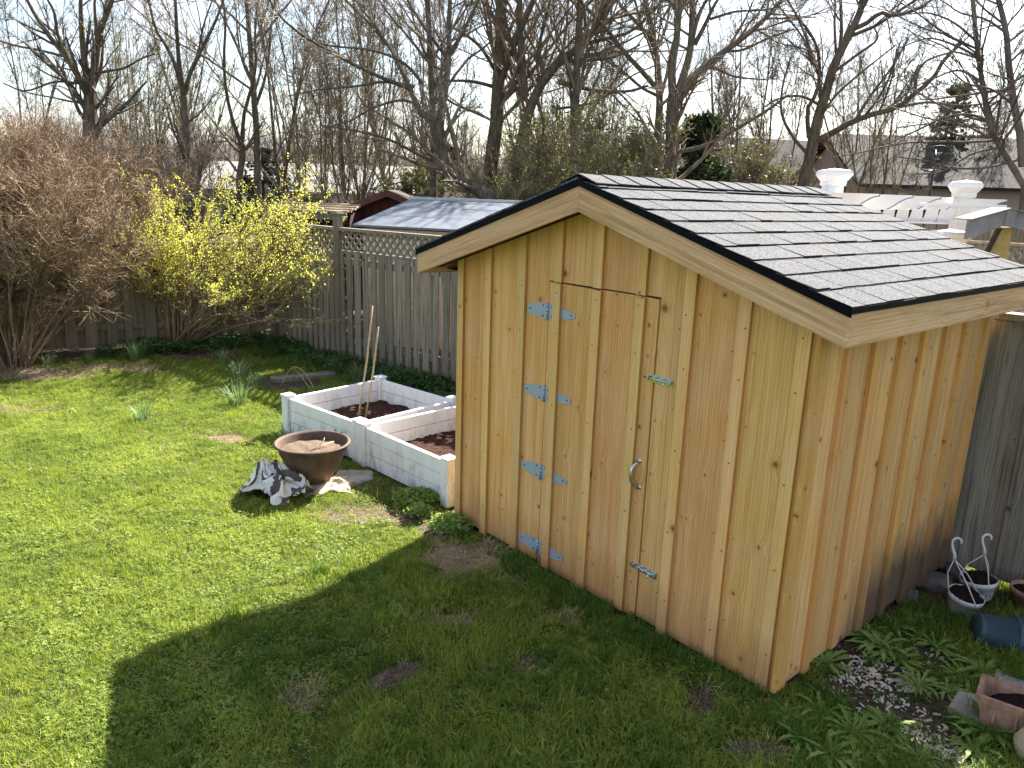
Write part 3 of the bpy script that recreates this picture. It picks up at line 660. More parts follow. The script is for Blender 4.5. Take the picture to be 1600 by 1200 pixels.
for i, (px, rx, h_, lab) in enumerate((((1452, 915), .13, .06, 'dark rock tucked under the back of the shed side wall, nearest the fence'), ((1412, 935), .09, .05, 'dark rock at the foot of the shed side wall, second from the fence'), ((1487, 899), .10, .05, 'dark rock between the shed corner and the tall board fence'))):
    c = gnd(*px); stone((c.x + .02, c.y, h_ * .4), rx, rx * .7, h_, ROCK, 20 + i, lab, 'rock', i, False, 'dark rocks along the shed foot')
c = gnd(1590, 1180); stone((c.x + .05, c.y - .03, .06), .075, .07, .12, BEIGE, 31, 'pale beige block of stone in the bottom right corner, in front of the window box', 'stone_block', .5, False)
c = gnd(1588, 1092); o = MB().box(-.22, .22, -.16, .16, 0, .045, .006).build('paving_slab', STONE, None, (2.49, 3.02, 0), (0, 0, -.66)); tag(o, 'pale concrete paving slab sticking out behind the terracotta window box', 'paving slab')
o = MB().box(-.22, .22, -.10, .10, 0, .035, .006).build('paving_slab', STONE, None, (2.26, 2.93, 0), (0, 0, -.75)); tag(o, 'grey concrete paving slab under the near end of the terracotta window box', 'paving slab')
# plank and wire loop by the back of the lawn
p0, p1 = gnd(424, 598), gnd(522, 588); L, ang = frame(p0, p1)
tag(MB().box(0, L, -.07, .07, 0, .06, .008).build('timber_plank', GREYWOOD, None, (p0.x, p0.y, .0), (0, .0, ang)), 'weathered timber plank lying in the plants behind the far white bed', 'plank')
a_, b_ = gnd(437, 606), gnd(492, 612); pts = []
for k_ in range(15):
    u = k_ / 14; pts.append(a_.lerp(b_, u) + Vector((0, .02 * math.sin(9 * u), .27 * math.sin(math.pi * u))))
tag(MB().tube(pts, .005, 6).build('hoop', CANE), 'pale bent hoop of stem arching over the plank behind the far bed', 'hoop')
pts = [gnd(475, 612) + Vector((.15 * u, -.05 * u, .22 * math.sin(2.2 * u))) for u in np.linspace(0, 1.4, 10)]
tag(MB().tube([gnd(462, 600) , gnd(462, 600) + Vector((-.02, 0, .2)), gnd(462, 600) + Vector((.06, -.02, .12)), gnd(490, 618) + Vector((0, 0, .02))], .004, 5).build('dry_twig', CANE), 'thin dry twig bent down beside the pale hoop behind the far white bed', 'twig')

# ---------------------------------------------------------------- pots on the right
WHITEPL = plain('white_plastic', (.82, .81, .83), .45, 0, .12, 9, .4, (.58, .56, .56))
TEAL = plain('dark_teal_plastic', (.035, .080, .115), .4, 0, .12, 10, .45)
t = NT('dusty_terracotta_plastic', .75, .25); n = t.noise(t.map(t.obj(), (20, 20, 6)), 1.5, 5, .65)
t.color(t.mix(t.ramp(n, (.35, 0), (.68, 1)), (.27, .135, .09), (.42, .27, .21))); t.bump(n, .2, .004); TERRA = t.m
def hanging_pot(label, c, tilt, hk, seed, r_=.115, h_=.15):
    o_ = thing('hanging_pot', label, 'plant pot', c, 0, 'white hanging pots by the fence'); m_ = Matrix.Rotation(tilt[0], 4, 'X') @ Matrix.Rotation(tilt[1], 4, 'Y')
    MB().lathe([(0, 0), (r_ * .68, 0), (r_ * .72, .008), (r_ * .96, h_ - .03), (r_ * 1.0, h_ - .03), (r_ * 1.03, h_), (r_ * .97, h_), (r_ * .95, h_ - .02), (r_ * .9, h_ - .03)], 36, mtx=m_).build('pot', WHITEPL, o_)
    mb = MB(); v = [(0, 0, h_ - .01)]; f = []; r2 = random.Random(seed)
    for i in (1, 2, 3, 4):
        for k_ in range(24):
            a = 2 * math.pi * k_ / 24; v.append((r_ * .95 * i / 4 * math.cos(a), r_ * .95 * i / 4 * math.sin(a), h_ - .012 + .05 * (1 - (i / 4) ** 2) + r2.uniform(-.01, .01)))
    for k_ in range(24): f.append((0, 1 + k_, 1 + (k_ + 1) % 24))
    for i in range(3):
        for k_ in range(24): f.append((1 + i * 24 + k_, 1 + (i + 1) * 24 + k_, 1 + (i + 1) * 24 + (k_ + 1) % 24, 1 + i * 24 + (k_ + 1) % 24))
    mb.add([m_ @ Vector(p_) for p_ in v], f)
    for _ in range(70):
        a, q_ = r2.uniform(0, 6.28), r2.uniform(.02, r_ * 1.1); b_ = m_ @ Vector((q_ * math.cos(a), q_ * math.sin(a), h_)); mb.tube([b_, b_ + Vector((r2.uniform(-.03, .03), r2.uniform(-.03, .03), r2.uniform(.0, .035)))], .0016, 3)
    mb.build('soil', POTSOIL, o_)
    hk = Vector(hk); base = hk - Vector((0, 0, .10))
    for k_ in range(3):
        a = 2 * math.pi * k_ / 3 + .5; e_ = m_ @ Vector((r_ * 1.02 * math.cos(a), r_ * 1.02 * math.sin(a), h_)); mid = (e_ + base) / 2 + Vector((.018 * math.cos(a), .018 * math.sin(a), 0))
        MB().tube([e_ - Vector((0, 0, .012)), e_, mid, base], .0032, 6).build('hanger_strand', WHITEPL, o_)
    pts = [base, base + Vector((-.004, 0, .03)), hk + Vector((-.022, 0, -.03))]
    for a in np.linspace(math.pi, -.35, 9): pts.append(hk + Vector((.026 * math.cos(a), .006, .0 + .026 * math.sin(a))))
    MB().tube(pts, [.011, .009, .0075] + [.0065] * 8 + [.005], 8).build('hook', WHITEPL, o_)
c1 = gnd(1512, 968); c1 = Vector((c1.x, c1.y + .08, 0))
hanging_pot('white hanging pot nearer the camera with its hook standing up', c1, (RAD(8), RAD(4)), at(1496, 848, c1.y + .02) - c1, 1, .092, .125)
c2 = gnd(1545, 952); c2 = Vector((c2.x + .02, c2.y + .14, 0))
hanging_pot('white hanging pot farther back, close against the board fence', c2, (RAD(-4), RAD(-6)), at(1543, 842, c2.y + .01) - c2, 2, .098, .12)
c3 = gnd(1556, 1012); pot = thing('nursery_pot', 'dark teal plastic pot lying on its side in the weeds', 'plant pot', (c3.x + .012, c3.y + .03, .0)); pot.scale = (.86, .86, .86)
m_ = Matrix.Translation((-.12, .03, .095)) @ Matrix.Rotation(RAD(-14), 4, 'Z') @ Matrix.Rotation(RAD(97), 4, 'Y')
MB().lathe([(0, 0), (.088, 0), (.094, .012), (.094, .03), (.100, .032), (.118, .20), (.124, .20), (.128, .23), (.121, .232), (.112, .20), (.09, .02), (0, .015)], 40, mtx=m_).build('pot', TEAL, pot)
MB().lathe([(.118, .196), (.130, .198), (.133, .214), (.133, .232), (.124, .236), (.120, .23)], 40, mtx=m_).build('rim', TEAL, pot)
c4 = gnd(1598, 960); tp = thing('terracotta_pot', 'small round terracotta pot cut by the right edge beside the fence', 'plant pot', (c4.x + .07, c4.y + .06, 0))
MB().lathe([(0, 0), (.07, 0), (.10, .10), (.108, .10), (.112, .13), (.103, .132), (.098, .10)], 32).build('pot', TERRA, tp)
MB().lathe([(0, .118), (.05, .116), (.1, .108)], 24).build('soil', POTSOIL, tp)
# window box planter
v0 = gnd(1524, 1122, .0); wb = thing('window_box_planter', 'long terracotta coloured window box half filled with dark soil', 'planter', (2.085, 2.90, .036), RAD(-37))
Lb, Wb, Hb = .62, .17, .145
mb = MB(); ti = .022
def ring(x0, x1, y0, y1, z): return [(x0, y0, z), (x1, y0, z), (x1, y1, z), (x0, y1, z)]
rings = [ring(ti, Lb - ti, ti, Wb - ti, 0), ring(.004, Lb - .004, .004, Wb - .004, Hb - .03), ring(-.010, Lb + .010, -.010, Wb + .010, Hb - .028), ring(-.012, Lb + .012, -.012, Wb + .012, Hb), ring(.004, Lb - .004, .004, Wb - .004, Hb + .002), ring(.010, Lb - .010, .010, Wb - .010, Hb - .02), ring(ti + .008, Lb - ti - .008, ti + .008, Wb - ti - .008, .01)]
v = [p_ for r_ in rings for p_ in r_]; f = [(3, 2, 1, 0)]
for i in range(len(rings) - 1):
    for k_ in range(4): f.append((i * 4 + k_, i * 4 + (k_ + 1) % 4, i * 4 + 4 + (k_ + 1) % 4, i * 4 + 4 + k_))
f.append(tuple(range(len(v) - 4, len(v)))); mb.add(v, f); mb.build('trough', TERRA, wb)
rm = MB()
for k_ in range(7): x = .06 + k_ * .083; rm.box(x, x + .012, .004, .012, .03, Hb - .04, .003)
rm.build('moulded_rib', TERRA, wb)
mulch('soil', wb, .012, Lb - .012, .012, Wb - .012, .085, POTSOIL, .008, 22, 5, lambda X, Y: .04 * np.clip(1 - ((X - .17) / .12) ** 2, 0, 1) + .035 * np.clip(1 - ((X - .45) / .16) ** 2, 0, 1) - .03 * np.clip((.06 - X) / .05, 0, 1))
# ---------------------------------------------------------------- grass and other ground cover (stuff), scattered by geometry nodes
GRASS = leaf('grass_blade', (.11, .18, .028), (.385, .44, .088), .5)
GRASS2 = leaf('lush_grass_blade', (.045, .12, .016), (.125, .225, .036), .4)
CLOVER = leaf('clover_leaf', (.11, .185, .03), (.34, .41, .085), .45)
STRAW = leaf('dry_straw', (.28, .205, .12), (.58, .46, .29), .15)
def blade(v, f, x, y, ang, L, wd, lean, segs=3):
    o = len(v); dx, dy = math.cos(ang), math.sin(ang); px, py = -dy, dx
    for i in range(segs + 1):
        u = i / segs; h_ = L * (u - .35 * lean * u * u); s_ = L * lean * u * u * .9; ww = wd * (1 - u) ** .6 * .5 if i < segs else 0
        if i < segs: v += [(x + dx * s_ + px * ww, y + dy * s_ + py * ww, h_), (x + dx * s_ - px * ww, y + dy * s_ - py * ww, h_)]
        else: v.append((x + dx * s_, y + dy * s_, h_))
    for i in range(segs - 1): f.append((o + 2 * i, o + 2 * i + 1, o + 2 * i + 3, o + 2 * i + 2))
    f.append((o + 2 * segs - 2, o + 2 * segs - 1, o + 2 * segs))
def tuft(n, L, spread, wd, lean, m, seed, name='tuft'):
    r2 = random.Random(seed); v = []; f = []
    for _ in range(n):
        a = r2.uniform(0, 6.28); q_ = spread * math.sqrt(r2.random()); blade(v, f, q_ * math.cos(a), q_ * math.sin(a), r2.uniform(0, 6.28), L * r2.uniform(.55, 1.15), wd * r2.uniform(.7, 1.2), r2.uniform(*lean))
    me = bpy.data.meshes.new(name); me.from_pydata(v, [], f); me.materials.append(m); return bpy.data.objects.new(name, me)
def clover_tuft(n, h_, spread, sz, m, seed):
    r2 = random.Random(seed); v = []; f = []
    for _ in range(n):
        a = r2.uniform(0, 6.28); q_ = spread * math.sqrt(r2.random()); x, y, z = q_ * math.cos(a), q_ * math.sin(a), h_ * r2.uniform(.5, 1.1); tx, ty = r2.uniform(-.4, .4), r2.uniform(-.4, .4); b_ = r2.uniform(0, 6.28)
        for k_ in range(3):
            c_ = b_ + k_ * 2.094; s_ = sz * r2.uniform(.7, 1.2); o = len(v)
            for rr, da in ((0, 0), (.75, .55), (1, 0), (.75, -.55)):
                ex, ey = rr * s_ * math.cos(c_ + da), rr * s_ * math.sin(c_ + da); v.append((x + ex, y + ey, z + ex * tx + ey * ty - .15 * rr * s_))
            f.append((o, o + 1, o + 2, o + 3))
    me = bpy.data.meshes.new('sprig'); me.from_pydata(v, [], f); me.materials.append(m); return bpy.data.objects.new('sprig', me)
def scatter(name, pts, scl, variants, tilt=.25):
    n = len(pts); me = bpy.data.meshes.new(name); me.vertices.add(n); me.vertices.foreach_set('co', np.asarray(pts, np.float32).ravel())
    rot = np.stack([rng.normal(0, tilt, n), rng.normal(0, tilt, n), rng.uniform(0, 6.28, n)], -1).astype(np.float32)
    a1 = me.attributes.new('rot', 'FLOAT_VECTOR', 'POINT'); a1.data.foreach_set('vector', rot.ravel()); a2 = me.attributes.new('scl', 'FLOAT', 'POINT'); a2.data.foreach_set('value', np.asarray(scl, np.float32))
    o = link(name, me, variants[0].data.materials[0]); col = bpy.data.collections.new(name + '_variants')
    for v_ in variants: col.objects.link(v_)
    ng = bpy.data.node_groups.new(name, 'GeometryNodeTree'); ng.interface.new_socket('Geometry', in_out='INPUT', socket_type='NodeSocketGeometry'); ng.interface.new_socket('Geometry', in_out='OUTPUT', socket_type='NodeSocketGeometry')
    gi = ng.nodes.new('NodeGroupInput'); go = ng.nodes.new('NodeGroupOutput'); ip = ng.nodes.new('GeometryNodeInstanceOnPoints'); ci = ng.nodes.new('GeometryNodeCollectionInfo')
    ci.inputs[0].default_value = col; ci.inputs['Separate Children'].default_value = True; ci.inputs['Reset Children'].default_value = True
    r_ = ng.nodes.new('GeometryNodeInputNamedAttribute'); r_.data_type = 'FLOAT_VECTOR'; r_.inputs[0].default_value = 'rot'; s_ = ng.nodes.new('GeometryNodeInputNamedAttribute'); s_.data_type = 'FLOAT'; s_.inputs[0].default_value = 'scl'
    e2r = ng.nodes.new('FunctionNodeEulerToRotation'); K = ng.links.new
    K(gi.outputs[0], ip.inputs['Points']); K(ci.outputs[0], ip.inputs['Instance']); ip.inputs['Pick Instance'].default_value = True
    K(r_.outputs[0], e2r.inputs[0]); K(e2r.outputs[0], ip.inputs['Rotation']); K(s_.outputs[0], ip.inputs['Scale']); K(ip.outputs[0], go.inputs[0])
    md = o.modifiers.new('scatter', 'NODES'); md.node_group = ng; return tag(o, kind='stuff')
def field(n, x0, x1, y0, y1, prob):
    x = rng.uniform(x0, x1, n); y = rng.uniform(y0, y1, n); k_ = rng.random(n) < prob(x, y); x, y = x[k_], y[k_]; return x, y, np.stack([x, y, gh(x, y) - .003], -1)
def inview(x, y): return (np.abs(x) < y * .78 + .5)
def blocked(x, y):
    b = np.zeros(x.shape, bool)
    for o_, an in ((A, ang1), (Vector((-1.20, 5.955, 0)), a2)):
        u = (x - o_.x) * math.cos(an) + (y - o_.y) * math.sin(an); v = -(x - o_.x) * math.sin(an) + (y - o_.y) * math.cos(an); b |= (u > -.07) & (u < 1.16) & (v > -.07) & (v < 1.16)
    b |= ((x - pc.x) ** 2 + (y - pc.y) ** 2 < .16 ** 2); b |= (((x - cc.x) / .2) ** 2 + ((y - cc.y - .02) / .13) ** 2 < 1)
    u = (x - 2.085) * math.cos(RAD(-37)) + (y - 2.90) * math.sin(RAD(-37)); v = -(x - 2.085) * math.sin(RAD(-37)) + (y - 2.90) * math.cos(RAD(-37)); b |= (u > -.02) & (u < .66) & (v > -.02) & (v < .2)
    return b
ang1 = math.atan2(ab.y, ab.x)
def p_lawn(x, y):
    s_, q_ = soil(x, y); near = np.clip(1.35 - (y - 2) / 9, .45, 1); return np.where(inview(x, y) & ~blocked(x, y), np.clip(1 - 1.45 * s_, 0, 1) * near * (1 + .25 * vnoise(x * 3, y * 3, 7)), 0)
gt = [tuft(22, .042, .05, .0034, (.3, 1.1), GRASS, i) for i in range(4)] + [tuft(16, .062, .045, .0036, (.2, .9), GRASS, 10 + i) for i in range(2)] + [tuft(24, .028, .055, .0036, (.4, 1.3), GRASS, 20 + i) for i in range(2)]
x, y, P = field(140000, -7.2, 3.3, 1.7, 11.2, p_lawn)
scatter('lawn_grass', P, rng.uniform(.7, 1.35, len(P)) * (1 + .25 * vnoise(x * 2.3, y * 2.3, 4)) * np.where((x > -.6 - (y - 2.5) * .1) & (y < 4.3), 1.15, .82), gt)
ct = [clover_tuft(18, .028, .06, .0085, CLOVER, i) for i in range(4)]
x, y, P = field(44000, -7.2, 3.3, 1.7, 10.8, lambda x, y: p_lawn(x, y) * np.clip(.45 + .6 * vnoise(x * 1.9, y * 1.9, 12), 0, 1))
scatter('clover', P, rng.uniform(.7, 1.4, len(P)), ct, .15)
# longer dark grass along the shed, the beds and in shaggy clumps
def p_long(x, y):
    a = (x - SH_O.x) * EX.x + (y - SH_O.y) * EX.y; b = (x - SH_O.x) * EY.x + (y - SH_O.y) * EY.y
    k_ = np.exp(-((b + .10) / .09) ** 2) * (a > -2.3) * (a < .15) * np.clip(.55 + .9 * vnoise(x * 5, y * 5, 3), 0, 1); k_ = np.maximum(k_, .8 * np.exp(-((a - .22) / .16) ** 2) * (b > -.2) * (b < 1.9) * np.clip(.1 + .9 * vnoise(x * 4, y * 4, 8), 0, 1))
    k_ = np.maximum(k_, .55 * (x > 1.2) * (y < 4.2) * (y > 2.4) * np.clip(.2 + 1.0 * vnoise(x * 3.3, y * 3.3, 1), 0, 1))
    k_ = np.maximum(k_, .32 * (y < 4.2) * (x > -1.6) * np.clip(vnoise(x * 2.6, y * 2.6, 6), 0, 1)); s_, q_ = soil(x, y)
    ins = (a > -W) & (a < .02) & (b > -.012) & (b < D); return np.where(inview(x, y) & ~blocked(x, y) & ~ins, k_ * np.clip(1.25 - s_ * .9, 0, 1), 0)
x, y, P = field(42000, -2, 3.4, 1.9, 5.4, p_long)
scatter('long_grass', P, rng.uniform(.6, 1.3, len(P)), [tuft(14, .085, .035, .0042, (.15, .9), GRASS2, 40 + i) for i in range(5)], .2)
x, y, P = field(130000, -7, 3.3, 1.7, 10.6, lambda x, y: np.where(inview(x, y) & ~blocked(x, y), np.clip(soil(x, y)[0] * soil(x, y)[1] * 1.1, 0, 1) * .75 + .008, 0))
scatter('dry_grass', P, rng.uniform(.6, 1.3, len(P)), [tuft(9, .05, .06, .0026, (1.1, 1.9), STRAW, 60 + i) for i in range(4)], .5)
# pale wood chips lying on the bare soil
CHIP = plain('pale_wood_chips', (.80, .75, .67), .9, 0, .2, 40, .1, (.45, .37, .28))
def chip(seed):
    r2 = random.Random(seed); mb = MB().box(-.010 * r2.uniform(.5, 1.5), .008, -.004, .003 * r2.uniform(.5, 1.8), .002, .005); me = mb.mesh('chip'); me.materials.append(CHIP); return bpy.data.objects.new('chip', me)
spots = [(gnd(1355, 1066), .13, .10, 260), (gnd(1375, 1040), .10, .06, 80), (gnd(1425, 1150), .09, .06, 110), (gnd(1465, 1185), .16, .08, 260), (gnd(1420, 1020), .12, .1, 60), (gnd(1400, 1095), .2, .12, 70), (gnd(1490, 1190), .12, .08, 90)]
P = np.concatenate([np.stack([rng.normal(c.x, rx, n), rng.normal(c.y, ry, n), np.full(n, .006)], -1) for c, rx, ry, n in spots])
scatter('wood_chips', P, rng.uniform(.4, 1.5, len(P)), [chip(i) for i in range(7)], .45)
LITTER = leaf('dead_leaves', (.10, .07, .045), (.26, .19, .12), .1)
x, y, P = field(9000, -7, 3.3, 1.9, 11, lambda x, y: np.where(inview(x, y), np.clip(soil(x, y)[0] - .35, 0, .5), 0))
scatter('leaf_litter', P + [0, 0, .012], rng.uniform(.6, 1.4, len(P)), [clover_tuft(3, .012, .05, .016, LITTER, 80 + i) for i in range(4)], .4)

# ---------------------------------------------------------------- single plants
DAFF = leaf('daffodil_leaf', (.12, .20, .095), (.28, .38, .21), .3)
WEED = leaf('dandelion_leaf', (.15, .25, .05), (.31, .42, .13), .35)
DKLEAF = leaf('dark_perennial_leaf', (.028, .075, .02), (.075, .15, .042), .25)
PETAL = plain('yellow_petal', (.75, .55, .03), .6)
def strap_clump(n, L, wd, seed, lean=(.15, .8)):
    r2 = random.Random(seed); v = []; f = []
    for _ in range(n): a = r2.uniform(0, 6.28); q_ = .07 * math.sqrt(r2.random()); blade(v, f, q_ * math.cos(a), q_ * math.sin(a), a + r2.uniform(-.7, .7), L * r2.uniform(.6, 1.15), wd, r2.uniform(*lean), 5)
    me = bpy.data.meshes.new('leaves'); me.from_pydata(v, [], f); me.materials.append(DAFF); me.polygons.foreach_set('use_smooth', [True] * len(f)); return me
dl = [('fresh strap-leaved bulb clump catching the sun at the foot of the back fence', (213, 562), 1.25, 70), ('small bulb clump at the foot of the brown shrub', (75, 572), .8, 36), ('lone bulb clump standing in the middle of the open lawn', (221, 660), .95, 60), ('large blue-green bulb clump at the shaded edge of the lawn', (372, 635), 1.25, 80), ('bulb clump behind the largest one, nearer the back fence', (372, 592), 1.1, 60), ('sparse bulb clump beside the left post of the far white bed', (448, 696), .95, 36), ('low bulb clump left of the timber plank', (395, 605), .9, 44), ('bulb clump in the shade under the yellow-green bush', (350, 566), .9, 50), ('small pale bulb clump left of the sunny one by the back fence', (140, 566), .75, 34), ('bulb clump behind the far white bed against the lattice fence', (560, 598), 1.2, 70)]
for i, (lab, px, s_, n) in enumerate(dl):
    c = gnd(*px); p_ = thing('bulb_plant', lab, 'plant', (c.x, c.y + (.02 if i else .02), 0), rnd.uniform(0, 6), 'daffodil clumps along the bed edge'); p_.scale = (s_,) * 3
    link('leaves', strap_clump(n, .23, .011, 100 + i), None, p_)
def rosette(n, L, wd, seed):
    'toothed leaves lying outward from one crown'
    r2 = random.Random(seed); v = []; f = []
    for k_ in range(n):
        a = 2 * math.pi * k_ / n * 1.0 + r2.uniform(-.3, .3); l_ = L * r2.uniform(.55, 1.1); up = r2.uniform(.35, 1.0); o = len(v); m_ = 9; dx, dy = math.cos(a), math.sin(a); tw = r2.uniform(-.4, .4)
        for i in range(m_):
            u = i / (m_ - 1); s_ = l_ * u; z = l_ * (up * u - .75 * up * u * u) + .008; ww = wd * (.25 + .9 * math.sin(math.pi * min(1, u ** 1.3 * .93))) * (.55 if i % 2 else 1.0) * .5 * (1 if i < m_ - 1 else .05)
            for sg in (1, 0, -1): v.append((dx * s_ - dy * ww * sg + tw * dy * s_ * u, dy * s_ + dx * ww * sg - tw * dx * s_ * u, z + abs(sg) * ww * .35))
        for i in range(m_ - 1):
            for j in (0, 1): f.append((o + 3 * i + j, o + 3 * i + j + 1, o + 3 * i + j + 4, o + 3 * i + j + 3))
    me = bpy.data.meshes.new('leaves'); me.from_pydata(v, [], f); me.materials.append(WEED); me.polygons.foreach_set('use_smooth', [True] * len(f)); return me
rme = [rosette(22, .15, .023, i) for i in range(4)]
wl = [((1375, 1018), 1.0), ((1400, 1035), 1.0), ((1360, 1000), .85), ((1395, 985), .85), ((1462, 1015), .95), ((1445, 1005), .7), ((1535, 1055), 1.1), ((1500, 1062), .8), ((1435, 1075), .8), ((1290, 1040), .95), ((1268, 1045), .8), ((1285, 1120), .95), ((1330, 1150), 1.0), ((1385, 1140), 1.0), ((1355, 1175), .9), ((1300, 1185), .9), ((1540, 1150), 1.1), ((1520, 1175), .9), ((1590, 990), 1.0), ((1255, 1160), .8), ((1435, 1190), .8), ((1480, 1085), .7), ((1425, 968), .8), ((1228, 1120), .7)]
WL = ['at the foot of the side wall, middle one behind the wood chips', 'right half of the touching pair above the wood chips', 'smaller one against the shed wall left of the pair', 'squeezed against the side wall, farthest of the wall row', 'large one left of the fallen teal pot', 'small one touching the large one left of the teal pot', 'just below the fallen teal pot', 'between teal pot and window box, left of the gap', 'alone on the dark bare soil right of the wood chips', 'in the tall grass at the shed corner, upper of two', 'in the tall grass at the shed corner, lower of two', 'left of the wood chips, in front of the side wall', 'in front of the chips, in the middle of the weed bed', 'catching a spot of sun in front of the bare soil', 'low in the frame, below the sun-spotted one', 'lowest in the frame, left of the pale chips', 'against the near face of the terracotta window box', 'in front of the window box beside the beige stone', 'at the right edge beyond the teal pot', 'left of the lowest rosettes, among lush grass', 'at the bottom edge amid the sunlit chips', 'small one at the end of the bare soil by the window box', 'small one between side wall and hanging pots', 'tiny one right under the shed front corner']
for i, (px, s_) in enumerate(wl):
    c = gnd(*px); o = thing('dandelion_plant', 'dandelion rosette ' + WL[i], 'weed', (c.x, c.y, 0), rnd.uniform(0, 6), 'dandelion rosettes right of the shed'); o.scale = (s_ * rnd.uniform(.85, 1.1),) * 3
    link('leaves', rme[i % 4], None, o)
def bushy(n, rx, ry, h_, sz, seed, m, name='foliage'):
    r2 = np.random.default_rng(seed); th_ = r2.uniform(0, 6.28, n); rr = np.sqrt(r2.random(n)); z = h_ * r2.random(n) ** .7 * (1 - .55 * rr ** 2) + .01; c = np.stack([rx * rr * np.cos(th_), ry * rr * np.sin(th_), z], -1)
    return leaf_cloud(c, sz, r2, m, name)
def leaf_cloud(c, sz, r2, m, name, flat=.5, long=1.6):
    n = len(c); a = r2.normal(0, 1, (n, 3)); a[:, 2] = np.abs(a[:, 2]) * flat; a /= np.linalg.norm(a, axis=1)[:, None]; b = np.cross(a, r2.normal(0, 1, (n, 3))); b /= np.linalg.norm(b, axis=1)[:, None] + 1e-9
    s_ = (sz * r2.uniform(.6, 1.3, n))[:, None]; v = np.stack([c, c + a * s_ * long * .5 + b * s_ * .5, c + a * s_ * long, c + a * s_ * long * .5 - b * s_ * .5], 1).reshape(-1, 3)
    me = fast_mesh(name, v, np.arange(4 * n).reshape(n, 4), False); me.materials.append(m); return me
for lab, px, rx, ry, h_, n, sz, m, s0 in (('dark leafy perennial clump between the fire bowl and the white bed', (536, 708), .17, .13, .22, 900, .026, DKLEAF, 1), ('low green tuft growing at the foot of the near white bed', (650, 785), .18, .12, .10, 700, .02, WEED, 2), ('bright green weed patch at the shed front corner', (705, 828), .14, .10, .10, 600, .02, WEED, 3), ('bright little weed in the sun just left of the shed corner', (655, 806), .10, .07, .08, 400, .018, WEED, 4), ('dark green perennial patch at the foot of the lattice fence', (640, 608), .5, .25, .20, 1800, .03, DKLEAF, 5)):
    c = gnd(*px); o = thing('leafy_plant', lab, 'plant', (c.x, c.y, 0)); link('foliage', bushy(n, rx, ry, h_, sz, s0, m), None, o)
c = gnd(845, 880); o = thing('grass_tussock', 'tall tussock of uncut grass against the shed under the lowest hinge', 'grass tussock', (c.x, c.y - .03, 0)); tv = tuft(75, .17, .05, .005, (.1, .7), GRASS2, 5).data; tv.name = 'blades'; link('blades', tv, None, o)
c = gnd(465, 1090); o = thing('dry_grass_tussock', 'thin tussock of pale dry stalks in the shaded lawn', 'grass tussock', (c.x, c.y, 0)); tv = tuft(60, .12, .12, .003, (.3, 1.2), STRAW, 6).data; link('blades', tv, None, o)
# seedling in the window box
o = thing('seedling', 'tiny pale green seedling growing in the window box soil', 'seedling', wb.matrix_basis @ Vector((.36, .07, .10))); link('leaves', rosette(5, .05, .022, 77), None, o)
# ivy and ground cover below the fences
def p_cover(x, y):
    f1 = (x + 3.54) * .63 + (y - 11.06) * .775; f2 = -(x + 3.54) * .43 + (y - 11.06) * .905; d = -np.maximum(f1, f2)
    k_ = np.exp(-((d - .25) / .35) ** 2) * (x > -5.4) * (x < -.3) * np.clip(.55 + .7 * vnoise(x * 2.6, y * 2.6, 4), 0, 1) * (d > .03); return np.where(inview(x, y) & ~blocked(x, y), k_, 0)
x, y, P = field(9000, -5.6, -.2, 7.5, 11.2, p_cover)
scatter('ground_cover', P, rng.uniform(.7, 1.5, len(P)), [clover_tuft(16, .10, .09, .024, DKLEAF, 90 + i) for i in range(4)] + [tuft(12, .15, .05, .008, (.2, .9), GRASS2, 95)], .25)
# ---------------------------------------------------------------- branch engine
def walk(p0, d, L, n, wig, up, r2, droop=0.0):
    N_ = len(p0); P = np.zeros((N_, n, 3)); P[:, 0] = p0; d = d.copy(); st_ = (L / (n - 1))[:, None]
    for i in range(1, n):
        d = d + r2.normal(0, wig, (N_, 3)); d[:, 2] += up - droop * i / n; d /= np.linalg.norm(d, axis=1)[:, None]; P[:, i] = P[:, i - 1] + d * st_
    return P
def sprout(P, R, k, r2, t0=.2, t1=1.0, ang=(.5, 1.0), lf=(.3, .6), up=.15, rf=.55, L=None):
    'k children on every branch: start points, directions, lengths, radii'
    N_, n, _ = P.shape; kk = r2.poisson(k, N_) if np.isscalar(k) else r2.poisson(k); id_ = np.repeat(np.arange(N_), kk); m_ = len(id_); t = r2.uniform(t0, t1, m_) * (n - 1.001); i = t.astype(int); fr = (t - i)[:, None]
    p = P[id_, i] * (1 - fr) + P[id_, i + 1] * fr; tg = P[id_, i + 1] - P[id_, i]; tg /= np.linalg.norm(tg, axis=1)[:, None] + 1e-9
    s_ = np.cross(tg, r2.normal(0, 1, (m_, 3))); s_ /= np.linalg.norm(s_, axis=1)[:, None] + 1e-9; a = r2.uniform(ang[0], ang[1], m_)[:, None]; d = tg * np.cos(a) + s_ * np.sin(a); d[:, 2] += up; d /= np.linalg.norm(d, axis=1)[:, None]
    LL = np.linalg.norm(np.diff(P, axis=1), axis=2).sum(1)[id_]; l = LL * r2.uniform(lf[0], lf[1], m_) * (1.15 - .55 * t / n); r = (R[id_, i] * (1 - fr[:, 0]) + R[id_, i + 1] * fr[:, 0]) * rf * r2.uniform(.7, 1.1, m_)
    return p, d, l, r
def taper(r, n, end=.35): return r[:, None] * np.linspace(1, end, n)[None]
